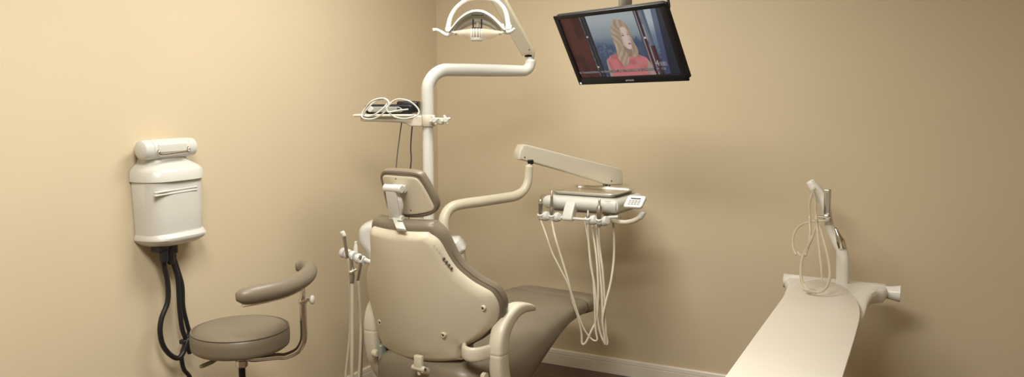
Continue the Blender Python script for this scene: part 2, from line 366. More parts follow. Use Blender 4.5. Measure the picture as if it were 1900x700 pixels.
# ------------------------------------------------------------------ chair frame
TH = math.radians(-4.5)
CL = V((-math.sin(TH), math.cos(TH), 0)); CS = V((math.cos(TH), math.sin(TH), 0))
CO = V((.917, -1.623, .552)); CO0 = V((CO.x, CO.y, 0))
def C(a, b, z): return CO0+CS*a+CL*b+EZ*z
REC = math.radians(15.5)
BU = EZ*math.cos(REC)-CL*math.sin(REC); BN = CL*math.cos(REC)+EZ*math.sin(REC); KC = 1.15
def SB(a, b, t=0): return CO+CS*a+BU*b+BN*(KC*a*a+t)
def chair():
    r = thing('dental_chair', 'reclined dental treatment chair with cream back shell and taupe upholstery', 'dental chair', tuple(C(0, .35, 0)))
    right = [(.137, -.022), (.160, -.016), (.172, .004), (.178, .030), (.195, .044), (.229, .061), (.258, .083), (.283, .108), (.300, .135), (.309, .165), (.309, .202), (.296, .245), (.272, .272), (.246, .298), (.222, .328), (.200, .359), (.183, .397), (.170, .437), (.162, .464), (.150, .487), (.130, .504), (.105, .512)]
    left = [(-.115, .510), (-.140, .504), (-.158, .486), (-.172, .437), (-.187, .397), (-.204, .359), (-.226, .328), (-.255, .296), (-.284, .26), (-.302, .222), (-.312, .17), (-.314, .12), (-.310, .07), (-.303, .015), (-.290, -.024), (-.262, -.052), (-.22, -.058)]
    ol = right+left
    mb = MB(); mb.pad(ol, lambda a, b, t: SB(a, b, t), [(.036, 0), (.028, .0006), (.021, .0025), (.014, .006), (.008, .011), (.003, .017), (0, .025), (0, .033), (.006, .036)], n=140, dome0=-.012)
    sh = mb.build('backrest_shell', 'shell', r)
    mb = MB(); mb.pad([(a, b+.02*max(0, min(1, (b-.40)/.1))) for a, b in ol], lambda a, b, t: SB(a, b, t), [(.012, .030), (.0, .034), (-.008, .045), (-.010, .062), (-.007, .080), (.003, .094), (.02, .102)], n=140, dome1=.012)
    cu = mb.build('backrest_cushion', 'leather', r)
    P = resample(ol, 140)
    mb = MB(); mb.tube([SB(a*1.028, .24+(b-.24)*1.03, .047) for a, b in P], .0035, 8, 1, closed=True); mb.build('piping', 'leather2', cu)
    # screws on shell
    for a, b in ((-.204, .088), (.131, .107), (.276, .202)):
        mb = MB(); o = SB(a, b, {-.204: -.0075, .131: -.0095, .276: -.001}[a])
        mb.lathe([(.001, -.0005), (.0065, -.0005), (.0085, -.002), (.0105, -.0008), (.0115, .002), (.0115, .008)], o-BN*.0015, BN, 20)
        s_ = mb.build('screw', 'shell', sh); mb = MB(); mb.lathe([(.001, 0), (.004, 0), (.004, .002)], o-BN*.003, BN, 14); mb.build('screw_head', 'dsteel', s_) if False else mb.build('screw_head', 'ink', sh)
    # control buttons along the right shoulder
    for i in range(4):
        px = 827+5.2*i; py = 478+6.6*i
        a, b = .180+.0065*i, .418-.0135*i
        mb = MB(); mb.lathe([(.001, 0), (.0042, 0), (.0048, .008)], SB(a-.006, b-.006, .0035), BN, 16); bt = mb.build('button', 'ink', sh)
        mb = MB(); mb.lathe([(.001, 0), (.0018, 0), (.0018, .002)], SB(a-.006, b-.006, .0025), BN, 12); mb.build('button_cap', 'key', bt)
    mb = MB()
    for i in range(4):
        a, b = .150+.007*i, .468-.012*i
        for q in range(2):
            mb.rbox(SB(a+q*.004, b, .0035), (.0018, .007, .001), .0002, (CS, BU, BN), 1)
    mb.build('printed_symbols', 'beige', sh)
    # neck slot and headrest
    HR = math.radians(20); HU = EZ*math.cos(HR)-CL*math.sin(HR); HN = CL*math.cos(HR)+EZ*math.sin(HR)
    ho = W(760, 361, 2.93); 
    def loc(px, py, off=0):
        p = PL(px, py, HN, HN.dot(ho)+off)-ho; return (p.dot(CS), p.dot(HU))
    out = [loc(*q) for q in ((704, 322), (712, 317), (735, 316), (760, 318), (778, 323), (785, 332), (795, 350), (805, 371), (809, 386), (805, 396), (793, 402), (773, 404), (750, 404), (728, 402), (716, 396), (710, 378), (704, 350), (700, 332))]
    HM = lambda a, b, t: ho+CS*a+HU*b+HN*(t+.9*a*a)
    mb = MB(); mb.pad(out, HM, [(.016, .000), (.009, -.004), (.003, -.002), (0, .004), (0, .014), (.003, .024), (.012, .031), (.024, .034)], n=110, dome1=.006)
    hp = mb.build('headrest_pad', 'leather', r)
    inn = [loc(*q) for q in ((709, 328), (720, 326), (750, 327), (768, 329), (778, 336), (789, 354), (799, 374), (804, 386), (801, 392), (790, 395), (765, 398), (740, 398), (726, 396), (721, 385), (714, 360), (708, 336))]
    mb = MB(); mb.pad(inn, HM, [(.004, -.007), (.001, -.005), (0, -.002), (.004, .006)], n=90)
    hs = mb.build('headrest_shell', 'shell', r)
    for q in ((736, 331), (764, 389)):
        a, b = loc(*q); mb = MB(); mb.lathe([(.001, 0), (.0028, 0), (.0028, .002)], HM(a, b, -.0075), HN, 12); mb.build('screw', 'ink', hs)
    a, b = loc(748, 347)
    mb = MB(); mb.rbox(HM(a-.008, b, -.016), (.062, .028, .022), .004, (CS, HU, HN)); mb.build('mounting_plate', 'white', r)
    up = ho-HN*.040; 
    def hb(px, py, off=-.045): a, b = loc(px, py, off); return ho+CS*a+HU*b+HN*off
    tp = hb(729, 350); bt = hb(736, 404)
    mb = MB(); mb.lathe([(.001, -.040), (.010, -.040), (.0145, -.036), (.0145, .034), (.012, .038), (.001, .0385)], tp, CS, 24)
    mb.lathe([(.001, -.030), (.009, -.030), (.0125, -.027), (.0125, .026), (.010, .030), (.001, .030)], bt, CS, 24)
    lk = (bt-tp).normalized(); nn = CS.cross(lk)
    mb.rbox((tp+bt)/2-CS*.004, (.050, .026, (bt-tp).length), .006, (CS, nn, lk))
    br = mb.build('headrest_link', 'white', r)
    mb = MB(); mb.lathe([(.001, 0), (.014, 0), (.0158, .003), (.0158, .012), (.013, .016), (.001, .0165)], tp+CS*.026, CS, 24); mb.build('pivot_knob', 'white', br)
    q = tp*.45+bt*.55
    mb = MB(); mb.tube([q+CS*.019+lk*-.035, q+CS*.026+lk*-.02, q+CS*.028+lk*.01, q+CS*.02+lk*.04], [.006, .009, .009, .006], 12, 5, flat=[.004, .007, .007, .004]); mb.build('release_lever', 'white', br)
    nb = SB(.036, .530, .004); pd = (bt-nb).normalized(); pn = CS.cross(pd)
    mb = MB(); mb.rbox((bt+nb)/2, (.046, .026, (bt-nb).length+.01), .006, (CS, pn, pd)); mb.build('headrest_post', 'white', r)
    mb = MB(); mb.rbox(bt*.55+nb*.45-pn*.0135*(1 if pn.dot(CL) > 0 else -1)+CS*.01, (.024, .003, .006), .001, (CS, pn, pd)); mb.build('slot', 'ink', r)
    # seat and leg rest: cross sections along the chair
    secs = []
    prof = [(.0, .17, .505, .40), (.012, .205, .53, .36), (.04, .240, .548, .30), (.12, .262, .562, .262), (.25, .270, .575, .245), (.38, .268, .588, .262), (.50, .262, .598, .325), (.60, .256, .604, .385), (.70, .252, .606, .445), (.80, .248, .604, .487), (.90, .242, .600, .497), (.98, .238, .594, .496), (1.01, .232, .588, .500), (1.02, .21, .575, .51)]
    def sec(l_, hw, zt, zb, q=36):
        cz = (zt+zb)/2; hh = (zt-zb)/2; o = []
        for k in range(q):
            a = 2*PI*k/q; c, sn = math.cos(a), math.sin(a)
            x = math.copysign(abs(c)**.62, c); z = math.copysign(abs(sn)**.62, sn)
            wdt = hw if hh < .06 else hw*(1-.20*max(0, -z)*min(1, (hh-.06)/.08)*abs(z))
            dip = -.010*(1-x*x) if z > 0 else 0
            o.append(C(x*wdt, l_, cz+hh*z+dip))
        return o
    mb = MB(); mb.loft([sec(*p) for p in prof]); st = mb.build('seat_cushion', 'leather', r, ang=60)
    fp = [(1.0, .20, .575, .51), (1.005, .225, .588, .498), (1.03, .234, .594, .486), (1.09, .232, .590, .478), (1.15, .224, .580, .474), (1.19, .21, .568, .478), (1.212, .19, .556, .488), (1.22, .16, .544, .50)]
    mb = MB(); mb.loft([sec(*p) for p in fp]); mb.build('foot_cushion', 'leather', r, ang=60)
    # arms (sling shaped band each side)
    up_ = [(.335, .704), (.30, .716), (.25, .726), (.20, .725), (.15, .705), (.112, .670), (.096, .63), (.092, .588)]
    lo_ = [(.092, .585), (.096, .53), (.110, .47), (.145, .405), (.20, .355), (.28, .32), (.38, .30), (.46, .29)]
    for sg in (1, -1):
        mb = MB(); mb.tube([C(sg*.305, a, b) for a, b in up_], [.022, .027, .029, .03, .03, .03, .030, .030], 20, 6, flat=[.010, .016, .021, .026, .031, .036, .037, .037], side=CS, power=4)
        mb.build('arm_rest', 'plastic', r)
        mb = MB(); mb.tube([C(sg*(.305 if i < 5 else .305-.03*(i-4)), a, b) for i, (a, b) in enumerate(lo_)], .029, 20, 6, flat=[.037, .037, .038, .038, .038, .036, .033, .03], side=CS, power=4)
        mb.build('arm_support', 'plastic', r)
        # curved link from shell corner to arm
        if sg > 0:
          mb = MB(); mb.tube([C(sg*.19, .02, .600), C(sg*.215, .0, .598), C(sg*.25, .002, .596), C(sg*.275, .03, .592), C(sg*.285, .07, .588)], .012, 14, 6, flat=.034, side=None, power=3) if False else mb.tube([C(sg*.190, .035, .600), C(sg*.208, .008, .598), C(sg*.24, .0, .596), C(sg*.268, .022, .596), C(sg*.285, .07, .598)], [.027]*5, 16, 6, flat=.010, side=EZ, power=3)
          mb.build('arm_bracket', 'plastic', r)
        mb = MB(); mb.lathe([(.001, -.008), (.012, -.008), (.016, -.004), (.016, .012), (.001, .012)], C(sg*.262, .055, .50), CS*sg, 20); mb.build('pivot_cap', 'shell', r)
    # recline hinge under shell
    a = W(777, 678, 2.955)
    mb = MB(); mb.rbox(a+EZ*.014, (.036, .02, .05), .005, (CS, CL, EZ)); mb.lathe([(.001, -.030), (.009, -.030), (.011, -.027), (.011, .027), (.009, .03), (.001, .03)], a-EZ*.012, CS, 20)
    mb.rbox(a-EZ*.03+CL*.004, (.014, .014, .02), .004, (CS, CL, EZ)); hg = mb.build('hinge', 'plastic', r)
    mb = MB(); mb.lathe([(.001, 0), (.005, 0), (.005, .002)], a-EZ*.012+CS*.030, CS, 12); mb.build('hinge_bolt', 'ink', hg)
    mb = MB(); mb.tube([a-EZ*.014+CS*.02, C(.03, .10, .44), C(.05, .25, .36)], .014, 12, 5, flat=.01); mb.build('recline_link', 'plastic', r)
    # under-frame and base
    mb = MB(); mb.rbox(C(0, .33, .225), (.40, .52, .07), .03, (CS, CL, EZ)); mb.build('seat_frame', 'plastic', r)
    mb = MB(); mb.rbox(C(-.24, .13, .46), (.02, .16, .16), .008, (CS, CL, EZ)); mb.build('frame_plate', 'bluegrey', r)
    mb = MB(); mb.rbox(C(0, .38, .14), (.24, .30, .18), .05, (CS, CL, EZ)); mb.build('lift_column', 'plastic', r)
    bo = [(-.2, 0), (-.26, .12), (-.27, .4), (-.24, .7), (-.15, .82), (0, .85), (.15, .82), (.24, .7), (.27, .4), (.26, .12), (.2, 0), (0, -.03)]
    mb = MB(); mb.pad(bo, lambda a, b, t: C(a, b, t), roundprof(.055, .025), n=80); mb.build('base', 'plastic', r)
chair()

# ------------------------------------------------------------------ support tower, post and arms
def tower():
    r = thing('support_tower', 'white moulded support housing behind the dental chair carrying post and arms', 'dental unit', (.60, -1.1, 0))
    # main housing lobe
    def hc(px0, px1, py, D): return W(px0, py, D), W(px1, py, D)
    a, b = hc(667, 812, 410, 3.62); c0 = (a+b)/2; hw = (b-a).length/2
    o = rrect(hw*2, .62, .06, 0, 0)
    cc = V((c0.x, c0.y, 0)); ztop = a.z
    ol = [(-hw, .10), (-hw, -.09), (-hw+.02, -.035), (-hw+.05, -.008), (-hw+.10, 0), (hw-.04, .0), (hw-.012, -.012), (hw, -.05), (hw, -.3), (hw, -.55), (hw-.03, -.62), (-hw+.08, -.62), (-hw+.05, -.55), (-hw+.06, -.3), (-hw+.03, -.16), (-hw+.005, -.11)]
    ol = [(-hw+.004, -.10), (-hw, -.06), (-hw+.006, -.03), (-hw+.03, -.010), (-hw+.08, 0), (hw-.08, .004), (hw-.03, .002), (hw-.006, -.015), (hw, -.05), (hw, -.2), (hw, -.30), (hw, -.36), (hw-.03, -.385), (-hw+.13, -.385), (-hw+.09, -.37), (-hw+.08, -.32), (-hw+.07, -.25), (-hw+.035, -.15)]
    mb = MB(); mb.pad(ol, lambda x, y, t: cc+RT*x+EZ*(ztop+y)+FH*(t-.06), [(.03, 0), (.014, .004), (.005, .014), (0, .03), (0, .11), (.006, .135), (.02, .15)], n=110)
    hs = mb.build('housing', 'white', r)
    # right lobe with sloping cap
    p = W(834, 445, 3.6)
    cc2 = V((p.x, p.y, 0)); z2 = p.z+.008
    ol2 = [(-.08, 0), (.03, .004), (.052, -.006), (.068, -.028), (.074, -.05), (.03, -.085), (-.0, -.10), (-.08, -.1)]
    mb = MB(); mb.pad(ol2, lambda x, y, t: cc2+RT*x+EZ*(z2+y)+FH*(t-.06), [(.02, 0), (.006, .006), (0, .02), (0, .11), (.01, .125)], n=80); mb.build('side_cap', 'white', r)
    ol3 = [(-.08, -.05), (.03, -.05), (.066, -.06), (.072, -.09), (.076, -.13), (.075, -.2), (.068, -.26), (.05, -.30), (0, -.315), (-.08, -.315)]
    mb = MB(); mb.pad(ol3, lambda x, y, t: cc2+RT*x+EZ*(z2+y)+FH*(t-.05), [(.02, 0), (.006, .006), (0, .02), (0, .10), (.01, .115)], n=80); mb.build('side_housing', 'plastic', r)
    mb = MB(); q = cc-RT*.06; mb.rbox(q+FH*.03+EZ*.34, (.15, .13, .62), .03, (RT, FH, EZ)); mb.build('pedestal', 'plastic', r)
    mb = MB(); mb.rbox(q+FH*.03+EZ*.03, (.22, .22, .06), .025, (RT, FH, EZ)); mb.build('foot', 'plastic', r)
    # post and overhead arm
    D0 = 3.62
    b0 = W(794.5, 300, D0); bx = V((b0.x, b0.y, 0))
    zt = W(794.5, 129, D0).z
    e = W(984, 130, 3.86); ez = zt
    d = V((e.x-bx.x, e.y-bx.y, 0)); L = d.length; d.normalize()
    ptsL = [bx+EZ*.80]
    mb = MB(); mb.tube([bx+EZ*.55, bx+EZ*1.44], .0245, 24, 1); mb.build('lower_post', 'white', r)
    mb = MB()
    P = [bx+EZ*1.43, bx+EZ*(zt-.13)]
    for k in range(1, 8):
        a = PI/2*k/8; P.append(bx+d*(.10*(1-math.cos(a)))+EZ*(zt-.10+.10*math.sin(a)))
    P += [bx+d*.105+EZ*zt, bx+d*(L*.6)+EZ*zt, bx+d*(L-.045)+EZ*zt]
    for k in range(1, 6):
        a = PI/2*k/5; P.append(bx+d*(L-.04+.04*math.sin(a))+EZ*(zt+.04*(1-math.cos(a))))
    P.append(bx+d*L+EZ*(zt+.046))
    n = len(P); mb.tube(P, [.0285]*(n-7)+[.0255]*7, 28, 2); mb.build('light_arm', 'white', r)
    # instrument arm
    P = [(826, 490, 3.56), (824, 440, 3.56), (823, 415, 3.565), (828, 396, 3.58), (840, 384, 3.60), (860, 378.5, 3.63), (900, 373, 3.69), (940, 367, 3.77), (958, 363, 3.80), (972, 353, 3.83), (979, 338, 3.845), (981, 320, 3.85), (981.5, 309, 3.85)]
    mb = MB(); mb.tube([W(*p) for p in P], [.0245]*3+[.024]*6+[.0205]*4, 24, 6); mb.build('instrument_arm', 'beige', r)
    return bx, zt, bx+d*L
BX, ZT, LE = tower()

# ------------------------------------------------------------------ dental light
def light():
    base = V((LE.x, LE.y, ZT+.043))
    r = thing('dental_light', 'overhead dental light with arched white yoke and clear shield', 'dental light', tuple(base))
    p0 = base
    mb = MB(); mb.lathe([(.0145, -.005), (.0145, .010), (.018, .012), (.018, .022), (.012, .024)], p0); mb.build('swivel_pin', 'white', r)
    mb = MB(); mb.rbox(p0+EZ*.034-RT*.010, (.034, .036, .024), .004, (RT, FH, EZ)); mb.build('pivot_joint', 'black', r)
    a = W(979, 97, 3.85); b = W(901, -44, 3.66)
    ax = (b-a).normalized(); sd = (RT-ax*RT.dot(ax)).normalized(); dp = ax.cross(sd)
    mb = MB(); ol = [(-.029, .005), (-.029, .41), (-.015, .425), (.02, .425), (.031, .41), (.031, -.006), (.028, -.022), (.022, -.03), (.012, -.006)]
    mb.pad(ol, lambda x, y, t: a+sd*x+ax*y+dp*t, [(.004, -.024), (.001, -.022), (0, -.018), (0, .018), (.001, .022), (.004, .024)], n=60, smooth=False)
    bm = mb.build('spring_arm', 'beige', r)
    for y in (.02,):
        mb = MB(); mb.lathe([(.001, -.001), (.003, -.001), (.003, .001)], a+sd*.018+ax*y-dp*.0245*(1 if dp.dot(FH) > 0 else -1), dp, 12); mb.build('screw', 'ink', bm)
    hd = 3.50
    top = W(886, -4, hd); end = a+ax*.42
    mb = MB(); mb.tube([end, end+(top-end)*.35+EZ*.03, top+EZ*.05, top+EZ*.004], [.02, .018, .015, .013], 16, 6); mb.build('yoke_neck', 'white', r)
    Y = [(831, 56), (832, 47), (835, 34), (842, 20), (853, 8), (868, -1), (886, -4), (905, -3), (920, 1), (932, 11), (939, 24), (942, 38), (944, 50)]
    mb = MB(); mb.tube([W(x, y, hd) for x, y in Y], [.0115, .0105, .0095, .0085, .008, .008, .010, .008, .008, .0085, .0095, .0105, .0115], 16, 5); yk = mb.build('yoke', 'white', r)
    for (x, y) in ((832, 55), (944, 51)):
        mb = MB(); mb.rbox(W(x, y, hd), (.028, .028, .024), .008, (RT, FH, EZ)); mb.build('yoke_pivot', 'white', yk)
    for (x, y, sg) in ((829, 60, -1), (944, 51, 1)):
        pass
    def hz(l, rr): mb = MB(); mb.tube([W(x, y, hd-.02) for x, y in l], rr, 14, 5, flat=[q*.8 for q in rr]); return mb
    hz([(804, 56), (810, 55.5), (818, 59), (824, 63), (831, 65), (836, 61), (840, 55)], [.009, .007, .007, .008, .008, .008, .007]).build('handle', 'white', r)
    hz([(931, 46), (934, 56), (941, 60), (949, 58), (955, 53)], [.009, .010, .009, .008, .006]).build('handle', 'white', r)
    # frame arch
    A = [(834, 60), (842, 50), (852, 38), (865, 28), (877, 23), (887, 22), (898, 24), (912, 32), (924, 43), (933, 53), (937, 57)]
    mb = MB(); mb.tube([W(x, y, hd-.03) for x, y in A], [.005, .005, .006, .0075, .008, .0085, .0085, .0085, .0085, .0085, .006], 14, 4, flat=[.03]*11, side=None) if False else mb.tube([W(x, y, hd) for x, y in A], .045, 14, 4, flat=[.003, .004, .005, .0065, .007, .007, .0075, .0075, .0075, .0075, .005], side=FH, power=4)
    fr = mb.build('head_frame', 'white', r)
    mb = MB(); mb.lathe([(.010, -.004), (.012, 0), (.008, .005), (.003, .007)], W(887, 21, hd-.03)); mb.build('top_knob', 'white', fr)
    mb = MB(); mb.rbox(W(886, 27.5, hd-.05), (.05, .006, .005), .002, (RT, FH, EZ)); mb.build('vent_slot', 'black', fr)
    # curved reflector under the arch and clear shield below
    def sheet(top, bot, d0, d1, nx, name, m, par, th=.002, sag=0):
        rows = []
        for j in range(7):
            v = j/6; row = []
            for i in range(nx+1):
                u = i/nx; x, y = top(u); x2, y2 = bot(u)
                row.append(W(x+(x2-x)*v, y+(y2-y)*v, d0+(d1-d0)*v-sag*math.sin(PI*v)))
            rows.append(row)
        vs = [p for r_ in rows for p in r_]+[p+FH*th for r_ in rows for p in r_]; N = len(vs)//2; w = nx+1; fs = []
        for j in range(6):
            for i in range(nx):
                q = (j*w+i, j*w+i+1, (j+1)*w+i+1, (j+1)*w+i); fs.append(q); fs.append(tuple(k+N for k in q[::-1]))
        rim = [i for i in range(w)]+[j*w+nx for j in range(1, 7)]+[6*w+i for i in range(nx-1, -1, -1)]+[j*w for j in range(5, 0, -1)]
        for k in range(len(rim)): p, q = rim[k], rim[(k+1) % len(rim)]; fs.append((p, q, q+N, p+N))
        return MB().add(vs, fs).build(name, m, par)
    tf = lambda u: (838+96*u, 57-32*math.sin(PI*u)**.9)
    mf = lambda u: (846+82*u, 66-21*math.sin(PI*u)**.8)
    bf = lambda u: (843+92*u, 63+10*math.sin(PI*u)**.6)
    sheet(tf, mf, hd+.05, hd+.03, 20, 'reflector', 'reflector', r, .003, -.02)
    sheet(lambda u: (836+100*u, 59-6*math.sin(PI*u)), lambda u: (856+66*u, 66+9*math.sin(PI*u)**.5), hd-.045, hd-.03, 20, 'shield', 'shield', r, .002, .012)
    # bulb holder
    c = W(884, 63, hd)
    mb = MB(); mb.lathe([(.001, -.030), (.024, -.030), (.027, -.027), (.027, -.018), (.024, -.016), (.001, -.016)], c, EZ, 24); bh = mb.build('bulb_base', 'white', r)
    for k in range(12):
        a_ = 2*PI*k/12; dd = V((math.cos(a_), math.sin(a_), 0))
        mb = MB(); mb.rbox(c+dd*.0245+EZ*.002, (.0045, .004, .040), .001, (dd.cross(EZ), dd, EZ), 1); mb.build('cage_bar', 'white', bh)
    mb = MB(); mb.lathe([(.018, -.016), (.018, .02)], c, EZ, 20); mb.build('bulb', 'copper', r)
    mb = MB(); mb.lathe([(.001, .026), (.018, .026), (.021, .022), (.020, .015), (.001, .015)], c, EZ, 20); mb.build('bulb_cap', 'black', r)
    for x in (-.014, .022):
        mb = MB(); mb.rbox(c+RT*x+EZ*.04, (.006, .006, .045), .001, (RT, FH, EZ), 1); mb.build('bulb_stem', 'black', r)
    mb = MB(); mb.lathe([(.006, .01), (.009, .03), (.007, .05)], c+RT*.005+FH*.012); mb.build('bulb_socket', 'hose', r)
light()

# ------------------------------------------------------------------ accessory shelf on the post
def shelf():
    D = 3.52; z = W(720, 226, D).z
    r = thing('clamp_shelf', 'cream bracket shelf clamped round the light post', 'shelf', (BX.x, BX.y, z))
    # directions: shelf runs left (-RT) from post, slightly toward camera
    o = V((BX.x, BX.y, 0)); zs = W(720, 220, 3.58).z
    ol = [(-.315, -.075), (-.315, .055), (-.30, .07), (-.05, .07), (-.045, -.03), (-.06, -.075), (-.08, -.085), (-.30, -.085)]
    mb = MB(); mb.pad(ol, lambda x, y, t: o+RT*x+FH*y+EZ*(zs+.008+t), roundprof(.012, .005, 3), n=80); mb.build('shelf_plate', 'plastic', r)
    mb = MB(); mb.pad([(-.29, 0), (-.29, -.02), (-.11, -.026), (-.085, -.034), (-.075, -.042), (-.02, -.044), (-.02, .006), (-.1, .006)], lambda x, y, t: o+RT*x+EZ*(zs+.008+y)+FH*(t-.06), roundprof(.1, .006, 3), n=70, smooth=False); mb.build('shelf_bracket', 'plastic', r)
    mb = MB(); mb.lathe([(.0255, zs-.036), (.0325, zs-.036), (.0345, zs-.033), (.0345, zs+.012), (.0325, zs+.015), (.0255, zs+.015)], o, EZ, 28); cl = mb.build('clamp_collar', 'plastic', r)
    mb = MB(); mb.rbox(o-RT*.0+RT*-.026-FH*.024+EZ*(zs-.01), (.0035, .02, .05), .0005, (RT, FH, EZ), 1); mb.build('clamp_gap', 'ink', cl)
    mb = MB(); mb.rbox(o+RT*.05-FH*.015+EZ*(zs-.012), (.05, .03, .03), .006, (RT, FH, EZ)); mb.build('clamp_block', 'plastic', r)
    for x, zz in ((.034, .001), (.085, .002)):
        c = o+RT*x-FH*.05+EZ*(zs-.008+zz); mb = MB(); mb.lathe([(.001, -.013), (.010, -.013), (.013, -.008), (.013, .006), (.009, .010)], c, -FH, 18)
        for k in range(4):
            a = math.radians(20+90*k); d = RT*math.cos(a)+EZ*math.sin(a); mb.tube([c, c+d*.016, c+d*.021], [.007, .007, .005], 10, 3)
        kn = mb.build('clamp_knob', 'white', r)
        mb = MB(); mb.lathe([(.006, 0), (.006, .05)], c, FH, 12); mb.build('knob_screw', 'dsteel', kn)
    # device on it
    zz = zs+.0205
    g = thing('control_box', 'black control box with grey front and coiled white cable on the clamp shelf', 'control box', tuple(o-RT*.16+EZ*zz))
    pc = o-RT*.165
    mb = MB(); mb.pad(rrect(.215, .040, .017, 0, .021), lambda x, y, t: pc+RT*x+EZ*(zz+y)+FH*(t-.065), roundprof(.12, .007, 3), n=64, smooth=False); mb.build('body', 'black', g)
    mb = MB(); mb.rbox(o-RT*.085+EZ*(zz+.030)+FH*.01, (.095, .10, .05), .008, (RT, FH, EZ)); mb.build('rear_housing', 'black', g)
    mb = MB(); mb.pad([(-.07, .006), (-.075, .018), (-.07, .030), (.05, .030), (.065, .022), (.07, .012), (.06, .006)], lambda x, y, t: pc+RT*(x-.005)+EZ*(zz+y+.002)+FH*(t-.069), [(.003, 0), (0, .002), (0, .006)], n=50, smooth=False); fp = mb.build('front_panel', 'grey', g)
    mb = MB(); mb.rbox(pc+RT*.045+EZ*(zz+.020)-FH*.070, (.014, .003, .016), .001, (RT, FH, EZ), 1); mb.build('socket', 'ink', fp)
    mb = MB(); mb.lathe([(.001, .018), (.010, .018), (.013, .014), (.013, 0)], pc-RT*.078+EZ*(zz+.021)-FH*.066, -FH, 24); mb.build('knob', 'white', g)
    cp = [W(x, y, 3.44) for x, y in ((757, 203), (740, 205), (722, 208), (718, 204), (722, 195), (730, 187), (742, 184), (760, 188), (774, 200), (777, 210), (768, 217), (750, 220), (732, 217), (721, 208), (717, 200), (722, 192), (716, 184), (704, 183), (690, 188), (678, 200), (671, 212), (674, 219), (688, 221), (703, 216), (716, 205), (722, 194), (718, 186), (708, 184), (694, 190), (680, 204), (675, 214), (684, 216), (698, 211), (712, 200), (720, 190))]
    cp = [p+FH*(.006*math.sin(i*1.7)) for i, p in enumerate(cp)]
    MB().tube(cp, .0034, 10, 6).build('coiled_cable', 'white', g)
    MB().tube([W(x, y, 3.62) for x, y in ((746, 214), (745, 228), (742, 250), (738, 280), (735, 312), (733, 345), (730, 400), (735, 415))], .0028, 8, 5).build('power_cable', 'cablegrey', g)
    MB().tube([W(x, y, 3.62) for x, y in ((765, 214), (765, 232), (763, 255), (762, 275), (763, 295), (761, 320), (760, 360), (758, 415))], .0030, 8, 5).build('power_cable', 'cable', g)
shelf()

